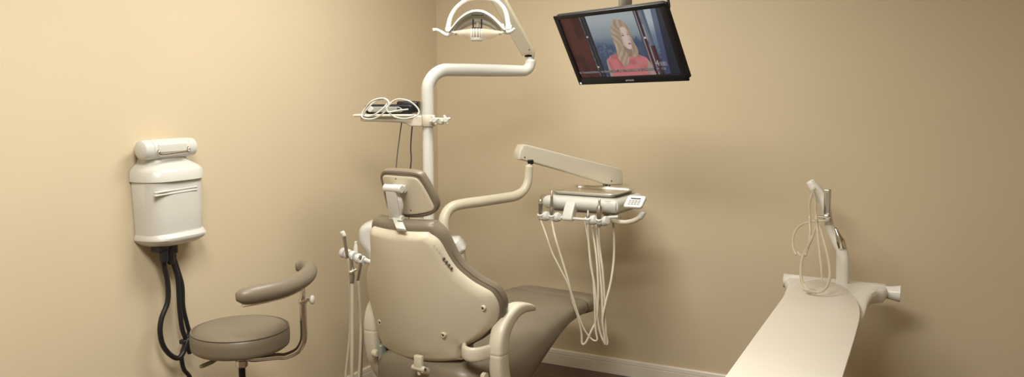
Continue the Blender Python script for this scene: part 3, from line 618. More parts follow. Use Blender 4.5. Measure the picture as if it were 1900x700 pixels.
# ------------------------------------------------------------------ delivery console
def console():
    p = W(982, 306, 3.85)
    r = thing('delivery_console', 'dentist delivery unit on a sloping beam arm with tray platform and keypad', 'delivery unit', tuple(p))
    # local frame of the platform: axis aligned with room, slight turn
    th = math.radians(-3); s = V((math.cos(th), math.sin(th), 0)); l = V((-math.sin(th), math.cos(th), 0))
    o = V((1.175, -.43, 0)); zT = 1.078
    def q(a, b, z): return o+s*a+l*b+EZ*z
    # pin + joint
    mb = MB(); mb.lathe([(.013, -.012), (.013, .01)], p); mb.build('swivel_pin', 'beige', r)
    mb = MB(); mb.rbox(p+EZ*.014+RT*.006, (.028, .026, .022), .004, (RT, FH, EZ)); mb.build('pivot_joint', 'black', r)
    # beam: plane facing the camera roughly
    d0 = 3.82; d1 = 4.10
    L0 = W(966, 288, d0); 
    def bp(px, py): 
        k = (px-966)/(1150-966); return W(px, py, d0+(d1-d0)*k)
    sil = [(971, 269), (965, 282), (963, 296), (985, 301), (1040, 316.5), (1090, 331), (1128, 342.5), (1136, 344.5), (1150, 344), (1157, 343.5), (1156, 318), (1153, 313.5), (1147, 311.5), (1100, 300), (1050, 287), (1000, 274), (978, 268.5)]
    bd = (bp(1150, 300)-bp(966, 300)); bd.z = 0; bd.normalize(); bn = V((-bd.y, bd.x, 0))
    ori = bp(966, 300)
    def toL(px, py): 
        P = PL(px, py, bn, bn.dot(ori)); return ((P-ori).dot(bd), P.z-ori.z)
    mb = MB(); mb.pad([toL(*x) for x in sil], lambda x, y, t: ori+bd*x+EZ*y+bn*t, [(.010, 0), (.004, .001), (.001, .005), (0, .01), (0, .055), (.002, .062), (.010, .066)], n=110, smooth=False)
    bm = mb.build('beam_arm', 'plastic', r)
    for x in ((973.5, 292), (1134.5, 336)):
        a, b = toL(*x); mb = MB(); mb.lathe([(.001, -.001), (.0036, -.001), (.0036, .001)], ori+bd*a+EZ*b-bn*.0005, bn, 14); mb.build('screw', 'ink', bm)
    a, b = toL(1132, 345); mb = MB(); mb.rbox(ori+bd*a+EZ*(b-.004)+bn*.03, (.03, .03, .02), .004, (bd, bn, EZ)); mb.build('beam_foot', 'black', r)
    jj = ori+bd*a+bn*.03; mb = MB(); mb.tube([V((jj.x, jj.y, 1.10)), V((jj.x, jj.y, 1.05)), V((jj.x, jj.y, 1.03))-l*.01, V((jj.x, jj.y, 1.02))-l*.09], .016, 16, 4); mb.build('beam_post', 'plastic', r)
    # body
    bo = [(-.178, -.155), (-.172, -.19), (-.145, -.205), (.17, -.205), (.20, -.195), (.215, -.17), (.215, .10), (.20, .135), (.17, .145), (-.13, .145), (-.165, .13), (-.178, .09)]
    mb = MB(); mb.pad(bo, lambda a, b, t: q(a-.002, b-.01, 1.0+t), [(.050, 0), (.028, .002), (.012, .009), (.003, .022), (0, .036), (.003, .048), (.011, .057), (.03, .063)], n=110); mb.build('body', 'white', r)
    mb = MB(); mb.pad([(a*.86, b*.8) for a, b in bo], lambda a, b, t: q(a, b, .984+t), [(.02, 0), (.006, .005), (0, .03)], n=80); mb.build('underside_tray', 'grey', r)
    # front hook bracket
    ss = [(-.180, 1.046), (-.205, 1.046), (-.225, 1.038), (-.25, 1.0), (-.262, .972), (-.26, .961), (-.252, .957), (-.225, .958), (-.215, .975), (-.20, .998), (-.18, 1.003)]
    mb = MB(); mb.pad(ss, lambda a, b, t: q(-.052+t, a, b), roundprof(.052, .006, 3), n=70); mb.build('rail_bracket', 'white', r)
    yr = -.243; zr = .969
    mb = MB(); mb.tube([q(-.185, yr, zr), q(-.02, yr, zr), q(.155, yr, zr)], .0065, 14, 1); mb.tube([q(-.15, yr+.02, zr-.008), q(-.04, yr+.02, zr-.008)], .0045, 10, 1); mb.tube([q(.157, yr+.03, zr+.012), q(.21, yr+.03, zr+.02)], .007, 12, 1); mb.build('holder_rail', 'white', r)
    xs = []
    for (px, py) in ((1009, 396), (1030, 396), (1097, 401), (1118, 404)):
        P = PL(px, py, l, l.dot(q(0, yr-.004, 0))); x = (P-q(0, 0, 0)).dot(s); xs.append(x); c = q(x, yr, zr)
        mb = MB(); ax = (EZ*.9-l*.35).normalized()
        mb.lathe([(.014, -.020), (.021, -.015), (.0235, .0), (.022, .012), (.017, .020), (.008, .022)], c+s*.008, (s*.8+EZ*.25-l*.3).normalized(), 20)
        mb.lathe([(.011, -.014), (.015, -.012), (.016, .010), (.012, .012)], c-s*.010-l*.016+EZ*.002, ax, 18)
        mb.lathe([(.010, -.008), (.012, -.006), (.012, .006), (.010, .008)], c+s*.012-EZ*.010, EZ, 16)
        mb.build('instrument_holder', 'white', r)
    # keypad and handle
    c = PL(1176, 378, l, l.dot(q(0, -.20, 0)))
    ku = (s*.95+l*.1).normalized(); kv = (EZ*.75+l*.62).normalized(); kv = (kv-ku*kv.dot(ku)).normalized(); kn = ku.cross(kv)
    c = c+l*.02
    skew = lambda x, y, t: c+ku*(x+.22*y)+kv*y+kn*t
    mb = MB(); mb.pad(rrect(.088, .066, .012), skew, roundprof(.016, .005, 3), n=60, smooth=False); kp = mb.build('keypad', 'white', r)
    mb = MB(); mb.rbox(skew(.0, .014, .0165), (.046, .006, .001), .0003, (ku, kv, kn), 1); mb.build('keypad_display', 'lcd', kp)
    for i in range(4):
        for j in range(3):
            mb = MB(); mb.rbox(skew(-.021+.014*i, .002-.009*j, .0165), (.011, .006, .001), .0003, (ku, kv, kn), 1); mb.build('key', 'key', kp)
    mb = MB(); mb.tube([q(.12, -.14, .975), q(.16, -.17, .968), q(.20, -.19, .962), q(.245, -.19, .963), q(.285, -.185, .976), q(.305, -.18, .992), q(.315, -.18, 1.004)], .0115, 16, 6); mb.build('handle_bar', 'beige', r)
    mb = MB(); mb.tube([q(.306, -.18, .988), q(.318, -.18, 1.008), q(.322, -.18, 1.015)], [.0135, .014, .012], 16, 3); mb.build('handle_grip', 'white', r)
    mb = MB()
    for x in (.212, .25): mb.tube([q(x, -.185, .965), q(x+.004, -.19, .99)], .0025, 8, 1)
    mb.build('handle_strut', 'dsteel', r)
    mb = MB(); P = PL(1128, 374, l, l.dot(q(0, -.2172, 0))); mb.rbox(P, (.03, .001, .002), .0004, (s, l, EZ), 1); mb.build('nameplate', 'key', r)
    # steel tray
    t = thing('instrument_tray', 'empty shallow stainless steel tray resting on the delivery unit', 'tray', tuple(q(0, -.01, 1.064)))
    k = .985+.078
    def ring(w, h, z, rr): return [q(x, y-.01, z) for x, y in resample(rrect(w, h, rr), 72, False)]
    mb = MB(); w, h = .345, .30
    z0 = k+.0035
    mb.loft([ring(.02, .02, z0, .005), ring(w-.06, h-.06, z0, .02), ring(w-.036, h-.036, z0+.001, .022), ring(w-.026, h-.026, z0+.006, .024), ring(w-.02, h-.02, z0+.016, .026), ring(w-.004, h-.004, z0+.018, .03), ring(w, h, z0+.016, .031), ring(w-.002, h-.002, z0+.0145, .03),
             ring(w-.020, h-.020, z0+.0145, .026), ring(w-.028, h-.028, z0+.004, .024), ring(w-.038, h-.038, z0-.001, .022), ring(.02, .02, z0-.0015, .005)])
    mb.build('pan', 'steel', t, ang=60)
    mb = MB(); mb.tube([q(x, y-.01, z0+.0165) for x, y in resample(rrect(w+.002, h+.002, .031), 72, False)], .0022, 8, 1, closed=True); mb.build('rolled_rim', 'steel', t)
    # instruments
    grp = 'instruments hanging on the delivery unit'
    def hose_pts(l_): return [W(*x) for x in l_]
    defs = [
      ('air_water_syringe', 'silver syringe with a thin bent tip, leftmost in the delivery unit holders', 'dental syringe', xs[0], 'syr',
       [(1008, 414, 3.70), (1013, 435, 3.68), (1024, 468, 3.65), (1040, 500, 3.62), (1057, 535, 3.60), (1070, 575, 3.585), (1083, 610, 3.575), (1098, 630, 3.57), (1108, 631, 3.56), (1105, 610, 3.575), (1103, 560, 3.60), (1099, 500, 3.65), (1092, 450, 3.70), (1085, 410, 3.74)], .0038, 'hose'),
      ('dental_handpiece', 'tall slender silver handpiece standing second from left beside the syringe', 'handpiece', xs[1], 'tall',
       [(1025, 412, 3.70), (1030, 440, 3.68), (1042, 480, 3.65), (1054, 520, 3.62), (1063, 560, 3.60), (1073, 590, 3.585), (1079, 620, 3.58), (1080, 638, 3.575), (1087, 636, 3.57), (1097, 615, 3.575), (1107, 590, 3.59), (1110, 540, 3.61), (1107, 480, 3.66), (1100, 430, 3.72), (1098, 405, 3.76)], .0048, 'hose'),
      ('scaler_handpiece', 'short small-tipped handpiece in the third holder, right of the front bracket', 'handpiece', xs[2], 'short',
       [(1093, 418, 3.70), (1092, 445, 3.68), (1096, 490, 3.65), (1103, 530, 3.62), (1107, 570, 3.60), (1110, 600, 3.59), (1116, 625, 3.58), (1124, 640, 3.57), (1127, 632, 3.575), (1119, 600, 3.585), (1117, 550, 3.61), (1112, 490, 3.66), (1108, 440, 3.71), (1105, 408, 3.76)], .0050, 'hose'),
      ('drill_handpiece', 'thick grey gripped handpiece, rightmost in the delivery unit holders', 'handpiece', xs[3], 'thick',
       [(1115, 423, 3.69), (1113, 460, 3.67), (1118, 500, 3.64), (1121, 540, 3.62), (1122, 580, 3.60), (1124, 615, 3.58), (1123, 640, 3.565), (1121, 620, 3.57), (1118, 595, 3.575), (1123, 565, 3.59), (1133, 525, 3.63), (1139, 480, 3.68), (1139, 430, 3.74), (1136, 402, 3.80)], .0050, 'hose')]
    for nm, lab, cat, x, kind, hp, hr, hm in defs:
        c = q(x-.010, yr-.018, zr+.018); ax = (EZ+l*(-.02)).normalized()
        g = thing(nm, lab, cat, tuple(c), grp)
        if kind == 'syr':
            mb = MB(); mb.lathe([(0.0065, -.036), (0.0091, -.034), (0.0104, -.02), (0.0104, .035), (0.0117, .04), (0.0117, .058), (0.0078, .062), (0.0039, .066)], c, ax, 18); b = mb.build('body', 'dsteel', g)
            mb = MB(); mb.lathe([(0.0123, .044), (0.0123, .056)], c, ax, 18); mb.build('button_collar', 'steel', b)
            mb = MB(); mb.tube([c+EZ*.064, c+EZ*.076+s*.002, c+EZ*.086+s*.010, c+EZ*.088+s*.022], .0016, 8, 4); mb.build('tip', 'dsteel', g)
        elif kind == 'tall':
            mb = MB(); mb.lathe([(0.0065, -.032), (0.0091, -.03), (0.0097, -.01), (0.0111, .0), (0.0111, .028), (0.0084, .034), (0.0097, .040), (0.0072, .062), (0.0065, .084)], c, ax, 18); b = mb.build('body', 'dsteel', g)
            mb = MB(); mb.lathe([(0.0065, .080), (0.0062, .090), (0.0055, .092), (0.0055, .108), (0.0039, .110)], c, ax, 14); mb.build('tip', 'steel', g)
        elif kind == 'short':
            mb = MB(); mb.lathe([(0.0052, -.036), (0.0078, -.034), (0.0084, -.014), (0.0084, .004), (0.0052, .01)], c, ax, 16); mb.build('body', 'dsteel', g)
            mb = MB(); mb.lathe([(0.0046, .008), (0.0046, .024), (0.0026, .030)], c, ax, 12); mb.build('tip', 'white', g)
        else:
            mb = MB(); mb.lathe([(0.0065, -.044), (0.0091, -.042), (0.0097, -.012), (0.0117, -.005), (0.0137, .006), (0.0137, .046), (0.0091, .054)], c, ax, 18); mb.build('body', 'dsteel', g)
            mb = MB(); mb.lathe([(0.0078, .052), (0.0072, .062), (0.0059, .066), (0.0065, .070), (0.0055, .084), (0.0026, .088)], c, ax, 14); mb.build('tip', 'steel', g)
        hp0 = hose_pts(hp); hp0[0] = c-EZ*.036
        MB().tube(hp0, hr*1.15, 12, 6).build('hose', hm, g)
console()

# ------------------------------------------------------------------ assistant instruments left of the chair
def assistant():
    D = 3.32
    a = W(636, 467, D); b = W(672, 481, D+.0)
    r = thing('assistant_holder', 'white holder bar with ring clips left of the chair back', 'instrument holder', tuple(W(672, 481, D)))
    d = (b-a).normalized()
    mb = MB(); mb.tube([a+d*.01, b+d*.05, W(690, 492, D+.12), W(710, 500, D+.25)], .010, 14, 3); mb.build('holder_bar', 'white', r)
    for i, (x, y) in enumerate(((637, 469), (645, 472), (654, 475), (665, 480), (672, 484))):
        c = W(x, y, D-.01); mb = MB(); mb.lathe([(.010, -.010), (.018, -.009), (.0215, -.004), (.0215, .005), (.018, .010), (.010, .010)], c, (RT*.85+EZ*-.15-FH*.45).normalized(), 20); mb.build('ring_clip', 'white', r)
    g = 'suction instruments on the side holder'
    def hose(l_, rr, m, par): return MB().tube([W(*p) for p in l_], rr, 12, 5).build('hose', m, par)
    t = thing('suction_valve', 'grey angled suction valve with white tip, leftmost on the side holder', 'suction handpiece', tuple(W(643, 470, D-.035)), g)
    MB().tube([W(638, 436, D-.035), W(641, 455, D-.035), W(645, 478, D-.035)], [.0085, .0075, .0065], 14, 4).build('body', 'dsteel', t)
    MB().tube([W(635, 431, D-.035), W(638.5, 438, D-.035)], [.010, .0095], 14, 1).build('tip', 'white', t)
    hose([(645, 478, D-.035), (648, 510, D-.02), (650, 570, D), (649, 620, D), (645, 660, D), (641, 700, D), (640, 760, D), (650, 800, D)], .0050, 'hose', t)
    t = thing('saliva_ejector', 'white tipped ejector with thick grey tube, standing mid holder', 'suction handpiece', tuple(W(658, 470, D)), g)
    MB().tube([W(660, 449, D+.02), W(660, 453, D+.02), W(660, 458, D+.02), W(660, 466, D+.02), W(661, 474, D+.02)], [.0055, .0055, .0085, .0095, .008], 14, 3).build('tip', 'white', t)
    MB().tube([W(652, 480, D-.03), W(653, 495, D-.03), W(654, 512, D-.03), W(653, 524, D-.03)], [.006, .007, .010, .0105], 14, 4).build('body', 'dsteel', t)
    MB().tube([W(650, 506, D-.045), W(656, 503, D-.045), W(661, 500, D-.045)], [.010, .006, .004], 12, 3).build('valve_lever', 'steel', t)
    hose([(653, 522, D-.03), (653, 570, D-.03), (653, 640, D-.03), (653, 700, D-.03), (655, 790, D)], .0078, 'hose', t)
    t = thing('side_syringe', 'slim dark syringe nearest the chair back on the side holder', 'dental syringe', tuple(W(668, 485, D)), g)
    MB().tube([W(669, 474, D-.024), W(669, 490, D-.024), W(667, 505, D-.024), W(664, 520, D-.02)], [.006, .007, .007, .006], 12, 4).build('body', 'dsteel', t)
    hose([(664, 518, D-.02), (667, 560, D), (669, 600, D+.02), (669, 640, D+.02), (666, 700, D+.02), (662, 800, D+.02)], .0062, 'hose', t)
    hose([(666, 560, D+.05), (672, 620, D+.05), (671, 660, D+.05), (670, 700, D+.05), (668, 800, D+.05)], .0058, 'hosegrey', t)
assistant()

# ------------------------------------------------------------------ television
def tv():
    o = V((1.584, -1.273, 1.723)); u = V((.939, -.344, .02)).normalized(); v = V((-.189, -.464, .866)); v = (v-u*v.dot(u)).normalized(); n = u.cross(v)
    if n.dot(CAM-o) < 0: n = -n
    w, h = .52, .30
    r = thing('television', 'black flat television showing a blonde newsreader, hung from the ceiling', 'television', tuple(o))
    P = lambda x, y, t: o+u*x+v*y+n*t
    sw, sh, cy = .478, .262, .004
    mb = MB(); mb.pad(rrect(w, h, .006, k=3), P, [(.012, -.020), (.004, -.018), (0, -.014), (0, -.003), (.003, 0), (.004, .0)], n=80, smooth=False)
    mb.build('cabinet', 'black', r)
    # bezel as frame
    out = resample(rrect(w, h, .006, k=3), 120, False)
    def fr(x0, x1, y0, y1): return MB().rbox(P((x0+x1)/2, (y0+y1)/2, .0035), (abs(x1-x0), abs(y1-y0), .007), .0025, (u, v, n), 2)
    ix0, ix1, iy0, iy1 = -.238, .234, -.121, .134
    mb = fr(-w/2, ix0, -h/2, h/2); mb.rbox(P((ix1+w/2)/2, 0, .0035), (w/2-ix1, h, .007), .0025, (u, v, n), 2)
    mb.rbox(P(0, (iy1+h/2)/2, .0035), (w, h/2-iy1, .007), .0025, (u, v, n), 2); mb.rbox(P(0, (iy0-h/2)/2, .0035), (w, h/2+iy0, .007), .0025, (u, v, n), 2)
    mb.build('bezel', 'black', r)
    # the picture: a grid of vertex colours
    NX, NY = 360, 194
    W_ = ix1-ix0; H_ = iy1-iy0
    import hashlib
    def mix(a, b, t): t = max(0, min(1, t)); return tuple(a[i]+(b[i]-a[i])*t for i in range(3))
    def sm(x, e0, e1):
        t = (x-e0)/(e1-e0); t = max(0, min(1, t)); return t*t*(3-2*t)
    def hsh(i, j): 
        x = math.sin(i*127.1+j*311.7)*43758.5453; return x-math.floor(x)
    def noise(x, y):
        i, j = math.floor(x), math.floor(y); a, b = x-i, y-j; a = a*a*(3-2*a); b = b*b*(3-2*b)
        return (hsh(i, j)*(1-a)+hsh(i+1, j)*a)*(1-b)+(hsh(i, j+1)*(1-a)+hsh(i+1, j+1)*a)*b
    def poly(x, y, pts):
        # signed distance style soft inside test
        ins = False; dmin = 9
        m = len(pts)
        for i in range(m):
            x1, y1 = pts[i]; x2, y2 = pts[(i+1) % m]
            if (y1 > y) != (y2 > y) and x < (x2-x1)*(y-y1)/(y2-y1)+x1: ins = not ins
            dx, dy = x2-x1, y2-y1; t = max(0, min(1, ((x-x1)*dx+(y-y1)*dy)/(dx*dx+dy*dy+1e-12)))
            dmin = min(dmin, math.hypot(x-x1-t*dx, (y-y1-t*dy)))
        return dmin if ins else -dmin
    A = 1.87      # picture aspect: work in x = u*A, y = v downwards
    hair = resample([(.93, .20), (1.00, .115), (1.09, .10), (1.18, .15), (1.225, .25), (1.235, .36), (1.235, .46), (1.26, .56), (1.25, .66), (1.20, .71), (1.15, .70), (1.13, .62), (1.09, .66), (1.06, .72), (1.00, .80), (.93, .86), (.90, .80), (.86, .72), (.87, .62), (.88, .5), (.875, .38), (.89, .28)], 60)
    face = resample([(1.06, .26), (1.12, .22), (1.175, .25), (1.195, .32), (1.20, .38), (1.215, .41), (1.195, .44), (1.195, .50), (1.165, .565), (1.11, .575), (1.05, .52), (1.02, .44), (1.03, .34)], 48)
    dress = resample([(.66, .72), (.72, .66), (.84, .63), (.93, .60), (1.15, .60), (1.27, .68), (1.37, .73), (1.37, .80), (1.30, .90), (1.25, 1.05), (.70, 1.05), (.66, .90), (.64, .80)], 50)
    armL = resample([(.62, .74), (.66, .70), (.70, .78), (.73, .90), (.74, 1.05), (.60, 1.05), (.60, .9)], 30)
    armR = resample([(1.32, .73), (1.37, .74), (1.41, .82), (1.43, .95), (1.44, 1.05), (1.24, 1.05), (1.26, .92), (1.29, .82)], 30)
    neck = resample([(1.03, .50), (1.15, .55), (1.14, .66), (1.08, .70), (1.0, .66), (.99, .58)], 24)
    def col(uu, vv):
        x = uu*A; y = vv
        nz = noise(uu*60, vv*34); nb = noise(uu*14, vv*9)
        # city view
        c = mix((.55, .60, .62), (.36, .43, .48), sm(y, .05, .35)); c = mix(c, (.09, .13, .22), sm(y, .30, .52)); c = mix(c, (.05, .07, .14), sm(y, .55, .95))
        if y > .36: c = mix(c, (.28, .36, .48), (nz-.45)*.9*sm(y, .36, .45))
        sk = .47+.10*noise(uu*22, 3)-.06
        if uu > .62 and y > sk-.13*noise(uu*40, 7): c = mix(c, (.07, .10, .19), .65)
        if uu < .215:
            c = mix((.085, .024, .020), (.13, .04, .034), noise(uu*40, vv*3)); c = mix(c, (.05, .018, .018), sm(nb, .5, .8)*.7)
        if .205 < uu < .275:
            k = (uu-.205)/.07; c = (.03, .03, .04)
            if .08 < k < .2: c = mix((.30, .28, .30), (.08, .07, .09), noise(vv*20, 1))
            if .55 < k < .62: c = (.10, .10, .13)
            if abs(k-.25) < .12 and (abs(y-.33) < .015 or abs(y-.83) < .015): c = (.8, .75, .7)
        if uu > .745:
            k = uu-.745
            if k < .012: c = (.10, .08, .10)
            elif k < .024: c = (.36, .30, .34)
            elif k < .046: c = (.05, .04, .06) if y < .5 else (.09, .03, .04)
            elif k < .060: c = mix((.45, .42, .46), (.15, .12, .16), noise(vv*16, 5))
            elif k < .078: c = (.22, .26, .33) if y < .55 else (.12, .05, .06)
            elif k < .10: c = (.13, .17, .24) if y < .55 else (.07, .03, .04)
            else:
                c = mix((.60, .68, .72), (.22, .28, .40), sm(y, .15, .45)); c = mix(c, (.04, .05, .09), sm(y, .45, .85))
                if k > .165-.06*y: c = mix(c, (.08, .10, .20), .8)
                if k > .21-.05*y: c = mix(c, (.012, .013, .02), .8)
                if .5 < y < .9 and k < .14: c = mix(c, (.25, .30, .40), max(0, nz-.55)*1.2)
            if k < .10 and abs(k-.035) < .008 and abs(y-.42) < .016: c = (.85, .82, .8)
        e = .006
        def lay(c, shp, cc): d = poly(x, y, shp); return mix(c, cc, sm(d, -e, e))
        if .55 < x < 1.5 and y > .05:
            c = lay(c, armL, mix((.55, .40, .32), (.38, .26, .21), sm(x, .62, .70)))
            c = lay(c, armR, mix((.42, .29, .24), (.56, .40, .33), sm(x, 1.28, 1.38)))
            c = lay(c, dress, mix((.78, .26, .27), (.62, .19, .20), sm(noise(x*9, y*9), .4, .8)))
            st = .5+.5*math.sin((x*1.0+.10*math.sin(y*9))*70+noise(x*10, y*6)*3)
            hc = mix((.38, .27, .18), (.78, .60, .44), st*.45*(1-.5*sm(x, 1.12, 1.24))+.28*noise(x*14, y*5)+.12)
            c = lay(c, hair, hc); c = lay(c, neck, (.42, .28, .22)) if y < .70 else c
            c = lay(c, face, mix((.95, .72, .64), (.75, .54, .46), sm(abs(x-1.12), .02, .09)))
            for (ex, ey, rx, ry, cc, al) in ((1.085, .355, .020, .011, (.12, .07, .06), .85), (1.175, .345, .014, .010, (.12, .07, .06), .8), (1.085, .325, .026, .006, (.34, .22, .14), .6), (1.175, .318, .016, .006, (.34, .22, .14), .6), (1.155, .49, .028, .013, (.33, .06, .06), .9), (1.158, .488, .015, .005, (.75, .6, .55), .5), (1.165, .43, .012, .010, (.45, .28, .22), .5)):
                d = ((x-ex)/rx)**2+((y-ey)/ry)**2
                if d < 1.6: c = mix(c, cc, al*(1-sm(d, .5, 1.6)))
            for (pl) in ([(1.03, .24), (1.07, .22), (1.06, .34), (1.04, .44), (1.03, .56), (1.06, .66), (1.04, .74), (.97, .80), (.92, .70), (.95, .5), (.98, .32)], [(1.19, .48), (1.22, .50), (1.24, .60), (1.22, .68), (1.17, .69), (1.16, .60)]):
                if poly(x, y, pl) > -.01 and y > .2: c = mix(c, hc, sm(poly(x, y, pl), -.01, .01)*.95)
        # channel bug
        if .835 < uu < .9 and .80 < y < .87: c = mix(c, [(.5, .3, .35), (.35, .45, .5), (.6, .5, .5), (.3, .4, .45)][int(uu*90) % 4], .55)
        # ticker strip
        if .895 < y < .935 and .02 < uu < .80: c = mix(c, (.03, .03, .035), .72)
        return c
    vs = []; cols = []
    for j in range(NY+1):
        for i in range(NX+1):
            vs.append(P(ix0+W_*i/NX, iy1-H_*j/NY, .0012)); cols.append(col(i/NX, j/NY))
    fs = [(j*(NX+1)+i, j*(NX+1)+i+1, (j+1)*(NX+1)+i+1, (j+1)*(NX+1)+i) for j in range(NY) for i in range(NX)]
    m = bpy.data.materials.new('tv_picture'); m.use_nodes = True; nt = m.node_tree; b = nt.nodes['Principled BSDF']
    at = nt.nodes.new('ShaderNodeVertexColor'); at.layer_name = 'pic'
    b.inputs['Base Color'].default_value = (.01, .01, .01, 1); b.inputs['Roughness'].default_value = .35; b.inputs['Specular IOR Level'].default_value = .3
    nt.links.new(at.outputs['Color'], b.inputs['Emission Color']); b.inputs['Emission Strength'].default_value = TV_E
    mb = MB(); mb.v = vs; mb.f = fs; so = mb.build('screen', m, r)
    ca = so.data.color_attributes.new('pic', 'FLOAT_COLOR', 'POINT')
    ca.data.foreach_set('color', [z for c_ in cols for z in (*c_, 1.0)])
    # writing
    def scr(uu, vv): return P(ix0+W_*uu, iy1-H_*vv, .0014)
    tw = bpy.data.materials.new('tv_caption'); tw.use_nodes = True; tb = tw.node_tree.nodes['Principled BSDF']; tb.inputs['Emission Color'].default_value = (.55, .55, .55, 1); tb.inputs['Emission Strength'].default_value = TV_E; tb.inputs['Base Color'].default_value = (.02, .02, .02, 1)
    text('NYC, IN THANKSGIVING / WORKED OUT  AND TWO MORE IN LONDON   37°  7:53', 'ticker_text', tw, so, scr(.405, .914), u, v, .0118, 0, .0006)
    text('4', 'channel_number', tw, so, scr(.815, .825), u, v, .034, 0, .0006)
    text('SAMSUNG', 'brand_lettering', 'inkl', r, P(0, -.1375, .0068), u, v, .0088, .0001, .0008)
    mb = MB(); mb.rbox(P(-w/2+.012, -h/2+.008, .0075), (.008, .008, .001), .0003, (u, v, n), 1); mb.build('power_light', 'led', r)
    # mount
    mb = MB(); mb.rbox(P(0, .02, -.048), (.12, .12, .03), .006, (u, v, n)); mb.build('mount_plate', 'dsteel', r)
    c = P(.0, .0, -.06); t0 = W(1160, 8, 3.05)
    mb = MB(); mb.rbox((t0.x, t0.y, (1.80+RH)/2), (.046, .046, RH-1.80), .006, (RT, FH, EZ)); mb.build('ceiling_pole', 'dsteel', r)
    mb = MB(); mb.tube([P(0, .02, -.055), V((t0.x, t0.y, 1.82))], .018, 14, 1); mb.build('tilt_arm', 'dsteel', r)
    mb = MB(); mb.rbox((t0.x, t0.y, RH-.01), (.14, .14, .02), .004, (RT, FH, EZ)); mb.build('ceiling_plate', 'dsteel', r)
    mb = MB(); mb.tube([W(1236, -60, 2.86), W(1239, -20, 2.86), W(1240, 0, 2.86), W(1241.5, 12, 2.86), W(1240, 24, 2.86), P(.235, .06, -.028), P(.2, .03, -.024)], .0048, 10, 5); 
    a = W(1236, -60, 2.86); mb.tube([a, V((a.x-.03, a.y, 2.2)), V((a.x-.1, a.y+.1, RH))], .0048, 10, 5); mb.build('cable', 'rubber', r)
TV_E = .55
tv()

